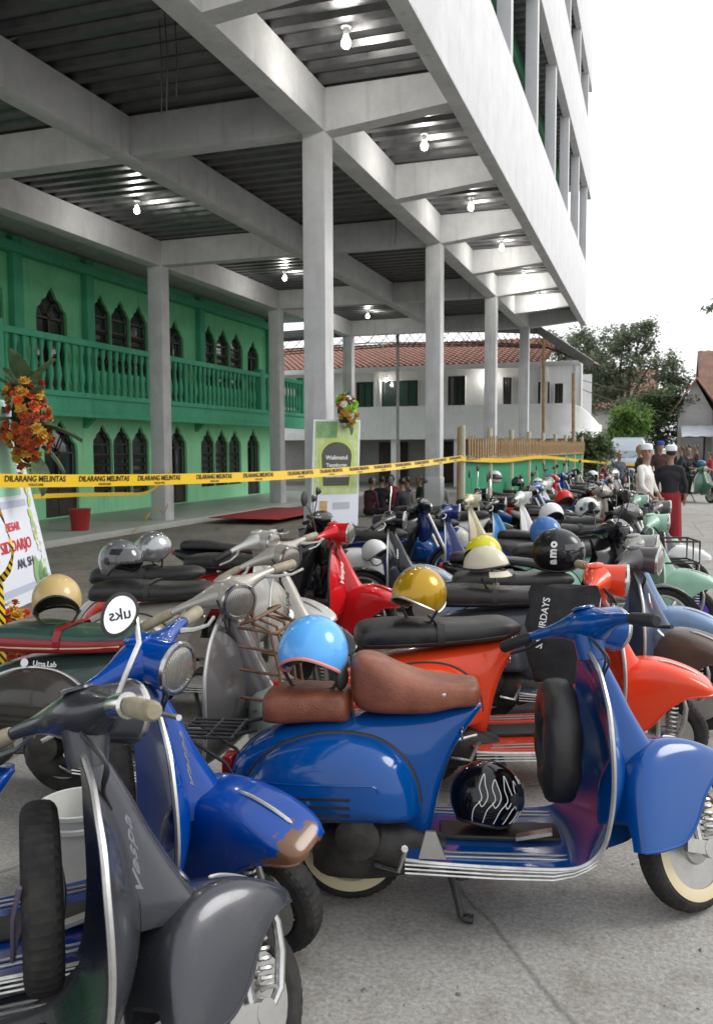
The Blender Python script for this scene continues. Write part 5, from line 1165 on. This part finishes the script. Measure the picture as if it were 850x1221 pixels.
# ------------------------------------------------------------------ flower boards
FLO = [plain('orange_bloom', lin('#d9622b'), .7), plain('amber_bloom', lin('#c99a3a'), .7), plain('rust_bloom', lin('#a24a2a'), .7), plain('white_bloom', lin('#e2e0d6'), .7), plain('lime_bloom', lin('#9cc93a'), .7)]
LEAFB = noisy('broad_leaf', lin('#33452f'), lin('#4d6440'), 6, .5)
def m_bloom():
    m_ = MB(); R_ = random.Random(5)
    for ring, (nn, el, L) in enumerate(((7, .15, 1), (6, .7, .85), (4, 1.15, .7))):
        for j in range(nn):
            a = 2*PI*j/nn+ring*.4; d = Vector((math.cos(a)*math.cos(el), math.sin(a)*math.cos(el), math.sin(el))); s_ = Vector((-math.sin(a), math.cos(a), 0))*.32
            m_.add([(0, 0, 0), d*L*.6+s_, d*L+Vector((0, 0, .12)), d*L*.6-s_], [(0, 1, 2, 3)])
    m_.sphere((0, 0, .15), .3, 6); return m_
def m_leafb(): return sheet([[(t, .26*math.sin(PI*min(.98, max(.04, t)))**.8*v, .28*t*t*-1+.1*abs(v)) for v in (-1, -.5, 0, .5, 1)] for t in [i/8 for i in range(9)]], .004)
def arrangement(loc, sz, nf, nl, pal, label, seed, toward, bl=.05, lf=.3):
    R_ = random.Random(seed); e = empty('flower_arrangement', loc); tag(e, label, 'flowers')
    tw_ = Vector(toward).normalized()
    ob('foam_core', MB().sphere((0, 0, 0), 1, 10, (sz[0]*.62, sz[1]*.62, sz[2]*.72)), plain('moss_green', (.03, .045, .02), .9), e)
    for i in range(nf):
        d = Vector((R_.gauss(0, 1), R_.gauss(0, 1), R_.gauss(0, 1))).normalized()
        if d.dot(tw_) < -.25: d = -d
        p_ = Vector((d.x*sz[0], d.y*sz[1], d.z*sz[2]))*R_.uniform(.72, 1.0); s = bl*R_.uniform(.6, 1.25)
        ob('bloom', cached('bloom', m_bloom), FLO[R_.choice(pal)], e, Matrix.Translation(p_) @ d.to_track_quat('Z', 'Y').to_matrix().to_4x4() @ Matrix.Scale(s, 4))
    for i in range(nl):
        d = Vector((R_.gauss(0, 1), R_.gauss(0, .6), R_.gauss(.2, 1))).normalized(); p_ = Vector((d.x*sz[0], d.y*sz[1], d.z*sz[2]))*.7
        ob('leaf', cached('leafb', m_leafb), LEAFB, e, Matrix.Translation(p_) @ d.to_track_quat('X', 'Z').to_matrix().to_4x4() @ Matrix.Scale(lf*R_.uniform(.6, 1.2), 4))
    return e
# left congratulation board, leaning on an easel; only its right edge is in view
BR = onz(66, 705, .32); BL0 = onz(0, 735, .32); bdx = (BR-BL0).normalized(); 
bn = Vector((bdx.y, -bdx.x, 0)); upb = (Vector((0, 0, 1))-bn*.16).normalized()
be1 = empty('flower_board', BR-Vector((0, 0, .32))); tag(be1, 'white and green congratulation board with red lettering leaning on an easel', 'board')
def b1(u, v, d): return BR-be1.location+bdx*(u-1.8*0)+upb*v+bn*d
def quad(u0, u1, v0, v1, d): return MB().add([b1(u0, v0, d), b1(u1, v0, d), b1(u1, v1, d), b1(u0, v1, d)], [(0, 1, 2, 3)])
def slab(u0, u1, v0, v1, d0, d1):
    m_ = MB(); m_.v = [tuple(b1(u, v, d)) for d in (d0, d1) for u, v in ((u0, v0), (u1, v0), (u1, v1), (u0, v1))]; m_.f = [(3, 2, 1, 0), (4, 5, 6, 7), (0, 1, 5, 4), (1, 2, 6, 5), (2, 3, 7, 6), (3, 0, 4, 7)]; return m_
Hh = 1.75
BW = plain('board_white', lin('#dfe3ee'), .5); BG = noisy('board_green', lin('#8fc8a6'), lin('#a6d6b8'), 3, .5); LILY = plain('lily_white', lin('#e8eee6'), .5); LG = plain('leaf_print', lin('#8db27e'), .5); LY = plain('lime_print', lin('#c4d68a'), .5)
# panel outline: slanting right edge as in a tapering board
m_ = MB(); tp = -.22
for d in (0, -.04): m_.v += [tuple(b1(u, v, d)) for u, v in ((-2.2, 0), (0, 0), (tp, Hh), (-2.2, Hh))]
m_.f = [(0, 1, 2, 3), (7, 6, 5, 4), (0, 4, 5, 1), (1, 5, 6, 2), (2, 6, 7, 3), (3, 7, 4, 0)]
ob('panel', m_, BW, be1)
ob('print_field', quad(-2.2, -.36, .92, Hh-.02, .004), BG, be1); ob('print_stripe', quad(-2.2, -.3, .82, .88, .004), plain('stripe_grey', lin('#b9c0d4'), .5), be1); ob('print_stripe', quad(-2.2, -.2, .1, .16, .004), plain('stripe_grey', lin('#b9c0d4'), .5), be1)
R_ = random.Random(9)
def petal(u, v, r, a, mt, w=.3):
    m_ = MB(); n_ = 10; pts = [(r*t, w*r*math.sin(PI*t)**.8) for t in [i/n_ for i in range(n_+1)]]; pts = pts+[(x, -y) for x, y in pts[-2:0:-1]]
    m_.add([b1(u+x*math.cos(a)-y*math.sin(a), v+x*math.sin(a)+y*math.cos(a), .008) for x, y in pts], [tuple(range(len(pts)))]); ob('printed_petal', m_, mt, be1)
for i in range(4): petal(-.30+.02*i, .04, .34-.04*i, rad(95-i*18), LG, .26)
for (u, v) in ((-.13, .12), (-.14, .3), (-.16, .46), (-.2, .62)):
    for j in range(6): petal(u, v, .075, j*PI/3+u*9, LILY, .34)
    petal(u-.01, v, .03, 1, LY, .5)
for i in range(9): petal(-.24+.016*(i % 3), .5+i*.1, .12, rad(70+30*(i % 3)), LY, .3)
def btxt(t, size, u, v, mt, al='RIGHT'): ob('lettering', textmesh(t, size, 0, .0008, .0015, al), mt, be1, frameM(b1(u, v, .007), bdx, upb))
REDT = plain('red_print', lin('#d8303a'), .5); DKT = plain('dark_print', lin('#3a3550'), .5)
btxt('SIDOARJO', .135, -.34, .50, REDT); btxt('AN, SH.', .11, -.34, .34, DKT); btxt('BESAR', .1, -.52, .66, REDT)
for u in (-.35, -1.9): ob('easel_leg', MB().tube([b1(u, -.33, -.05), b1(u, Hh*.8, -.06)], .018, 6), BAMBOO, be1); ob('easel_leg', MB().tube([b1(u, Hh*.8, -.06), b1(u, Hh*.8, -.06)-bn*.7-Vector((0, 0, (b1(u, Hh*.8, -.06)).z))], .018, 6), BAMBOO, be1)
tcam = Vector((-BR.x, -BR.y, .3))
a1 = Vector((0, 0, CAMH))+ray(32, 505)*7.35
arrangement(a1, (.2, .2, .46), 130, 14, [0, 1, 1, 2, 2], 'tall spray of orange and amber flowers over the congratulation board', 3, tcam, .05, .3)
a1b = Vector((0, 0, CAMH))+ray(8, 480)*7.3
a2 = Vector((0, 0, CAMH))+ray(18, 765)*5.4; a2.z = max(a2.z, .34)
arrangement(a2, (.11, .12, .26), 60, 9, [0, 0, 2, 3, 1], 'low bunch of orange and white flowers under the congratulation board', 4, tcam, .042, .2)
pot = ob('red_bin', MB().lathe([(.14, 0), (.2, .5), (.21, .52), (.19, .52), (.13, .03), (.001, .03)], n=24), paint('#a02a26', .4, .2)); pq = onz(96, 640, 0); pot.location = (pq.x, pq.y, 0); tag(pot, 'red plastic bin beside the easel and the green building', 'bin')
# second board beside the concrete column
c0 = ony(374, 500, 9.7); w2 = .62; e2 = empty('flower_board', (c0.x, c0.y, 0)); tag(e2, 'narrow green printed board with dark arch leaning near the concrete column', 'board')
dx2 = (ony(440, 545, 10.1)-ony(376, 545, 9.6)); dx2.z = 0; dx2.normalize(); n2 = Vector((dx2.y, -dx2.x, 0)); up2 = (Vector((0, 0, 1))-n2*.06-dx2*-.06).normalized()
zt2 = c0.z
def b2(u, v, d): return Vector((0, 0, zt2))+dx2*(u+.14*0)+up2*v+n2*d
def p2poly(name, pts, d, mt): ob(name, MB().add([b2(u, v, d) for u, v in pts], [tuple(range(len(pts)))]), mt, e2)
m_ = MB(); m_.v = [tuple(b2(u, v, d)) for d in (0, -.05) for u, v in ((0, -1.55), (w2, -1.55), (w2, 0), (0, 0))]; m_.f = [(0, 1, 2, 3), (7, 6, 5, 4), (0, 4, 5, 1), (1, 5, 6, 2), (2, 6, 7, 3), (3, 7, 4, 0)]
ob('panel', m_, plain('board_white', lin('#dfe3ee'), .5), e2)
p2poly('print_field', [(.02, -.9), (w2-.02, -.9), (w2-.02, -.02), (.02, -.02)], .003, noisy('board_lime', lin('#a9bd7a'), lin('#c9d69a'), 9, .5))
p2poly('print_field', [(.03, -.22), (w2*.5, -.22), (w2*.5, -.02), (.03, -.02)], .005, noisy('board_leafgreen', lin('#5f8f5a'), lin('#8fae74'), 7, .5))
p2poly('print_arch', [(w2/2+.235*math.cos(a), -.42+.2*math.sin(a)) for a in [PI*i/16 for i in range(17)]]+[(w2/2-.2, -.82), (w2/2+.2, -.82)], .007, plain('lime_arch', lin('#b7c76a'), .5))
p2poly('print_arch', [(w2/2+.2*math.cos(a), -.44+.17*math.sin(a)) for a in [PI*i/16 for i in range(17)]]+[(w2/2-.17, -.8), (w2/2+.17, -.8)], .009, plain('dark_arch', lin('#4b4a44'), .5))
for t, v, s in (('Walimatul', -.46, .07), ('Tasyakuran', -.55, .06), ('Assalamualaikum', -.68, .05)): ob('lettering', textmesh(t, s, 0, .0006, .0012), WHITEPR, e2, frameM(b2(w2/2, v, .011), dx2, up2))
p2poly('print_logo', [(.1, -1.12), (.2, -1.12), (.2, -.98), (.1, -.98)], .004, noisy('logo_mix', lin('#c08a5a'), lin('#d8b070'), 30, .5)); p2poly('print_lines', [(.28, -1.08), (.5, -1.08), (.5, -1.0), (.28, -1.0)], .004, plain('pale_print', lin('#b5b9c0'), .5))
for u in (.08, w2-.08): ob('easel_leg', MB().tube([b2(u, -.2, -.055), tuple(Vector(b2(u, -1.5, -.055))*1)[:2]+(0,)], .015, 6), BAMBOO, e2); 
fp2 = e2.location+b2(w2*.62, .1, .04)
arrangement(fp2, (.15, .12, .22), 46, 5, [4, 4, 3, 2, 1], 'small bunch of lime and white flowers atop the narrow board', 8, n2, .055, .16)

# ------------------------------------------------------------------ caution tape
def tapemat():
    m, n, l, b = newmat('yellow_tape'); b.inputs['Base Color'].default_value = (*lin('#e0b81e'), 1); b.inputs['Roughness'].default_value = .3; return m
TAPE = tapemat(); TXT = plain('tape_black', (.015, .015, .012), .5)
def hazard():
    m, n, l, b = newmat('hazard_tape'); tc = n.new('ShaderNodeTexCoord'); wv = n.new('ShaderNodeTexWave'); wv.bands_direction = 'DIAGONAL'; wv.inputs['Scale'].default_value = 14; l.new(tc.outputs['Object'], wv.inputs['Vector'])
    cr_ = n.new('ShaderNodeValToRGB'); cr_.color_ramp.interpolation = 'CONSTANT'; cr_.color_ramp.elements[0].color = (.015, .015, .012, 1); cr_.color_ramp.elements[1].position = .42; cr_.color_ramp.elements[1].color = (*lin('#e0b81e'), 1)
    l.new(wv.outputs['Fac'], cr_.inputs['Fac']); l.new(cr_.outputs['Color'], b.inputs['Base Color']); b.inputs['Roughness'].default_value = .35; return m
HAZ = hazard()
def tape(name, pts, w, label, tw=None, text=True, nf=None, ts=.5):
    """ribbon through pts; tw = list of roll angles"""
    P = [Vector(p) for p in pts]; N = len(P); base = sum(P, Vector())/N; tw = tw or [0]*N
    rows = []; fr = []
    for i in range(N):
        t = (P[min(i+1, N-1)]-P[max(i-1, 0)]).normalized(); s_ = t.cross(Vector((0, 0, 1)))
        if s_.length < .2: s_ = t.cross(Vector((.3, 1, 0)))
        s_.normalize(); u = s_.cross(t); u = Matrix.Rotation(tw[i], 3, t) @ u
        rows.append([P[i]-base-u*w/2, P[i]-base-u*w/6, P[i]-base+u*w/6, P[i]-base+u*w/2]); fr.append((P[i]-base, t, u))
    e = empty(name, base); tag(e, label, 'tape', 'caution tape lines')
    ob('ribbon', sheet(rows, .0012), HAZ if 'and black' in label else TAPE, e)
    if text:
        step = .62; acc = 0; last = P[0]
        for i in range(1, N):
            acc += (P[i]-P[i-1]).length
            if acc > step:
                acc = 0; o_, t, u = fr[i]
                for sg in (1, -1):
                    nn = t.cross(u).normalized()*sg
                    if (Vector((0, 0, CAMH))-P[i]).dot(nn) < 0: continue
                    xd = t if sg == 1 else -t
                    if xd.dot(rt) < 0: xd = -xd; 
                    uu = nn.cross(xd)
                    ob('lettering', cached('tape_txt', lambda: textmesh('DILARANG MELINTAS', w*.62, 0, .0003, .0012)), TXT, e, frameM(o_+nn*.003+uu*w*.14, xd, uu))
                    ob('lettering', cached('tape_txt2', lambda: textmesh('POLICE LINE', w*.26, 0, .0003, .0004)), TXT, e, frameM(o_+nn*.003-uu*w*.3, xd, uu))
    return e
def camp(px, py, d): return Vector((0, 0, CAMH))+ray(px, py)*d
def invd(px, d0, d1, x0, x1): t = (px-x0)/(x1-x0); return 1/((1-t)/d0+t/d1)
line = catmull([(-60, 571), (0, 573), (110, 573), (220, 571), (330, 567), (430, 560), (500, 553), (551, 546)], 60)
tape('caution_tape', [camp(x, y, invd(x, 5.2, 13.6, -60, 551)) for x, y in line], .088, 'long yellow caution tape stretched across the yard to the fence post', [0.25*math.sin(i*.11)*(i/60) for i in range(60)])
line = catmull([(551, 547), (600, 549), (645, 545), (690, 549), (735, 553), (785, 556)], 30)
dd = [invd(x, 13.7, 29, 551, 700) if x <= 700 else 29 for x, y in line]
tape('caution_tape', [camp(x, y, d) for (x, y), d in zip(line, dd)], .075, 'yellow caution tape running on along the picket fence', text=False)
line = catmull([(40, 592), (90, 590), (140, 589), (178, 586), (205, 560)], 24)
tape('caution_tape', [camp(x, y, invd(x, 9, 16.6, 40, 190)) for x, y in line], .05, 'slack yellow tape tied round the inner concrete column', text=False)
line = catmull([(150, 640), (170, 625), (178, 612), (186, 606), (196, 612), (200, 600)], 20)
tape('caution_tape', [camp(x, y, 16.5) for x, y in line], .03, 'twisted yellow tape end hanging by the inner concrete column', [i*.5 for i in range(20)], text=False)
line = catmull([(-6, 600), (3, 618), (12, 645), (15, 660), (10, 680), (1, 695), (2, 730), (3, 790), (2, 850), (0, 900)], 40)
tape('caution_tape', [camp(x, y, 4.3) for x, y in line], .035, 'loose yellow and black tape hanging before the congratulation board', [.2+i*.12 for i in range(40)], text=False)
for i in range(60):
    pass
pst = ob('bamboo_post', MB().tube([(fe.location.x-.06, fe.location.y-.02, 0), (fe.location.x-.05, fe.location.y-.02, 1.95)], .03, 8), BAMBOO); tag(pst, 'pale bamboo post at the start of the picket fence', 'post')
p3_ = camp(785, 556, 29); pst = ob('bamboo_post', MB().tube([(p3_.x, p3_.y, 0), (p3_.x+.01, p3_.y, 1.7)], .04, 8), BAMBOO); tag(pst, 'green-brown bamboo post holding the tape beyond the fence', 'post')
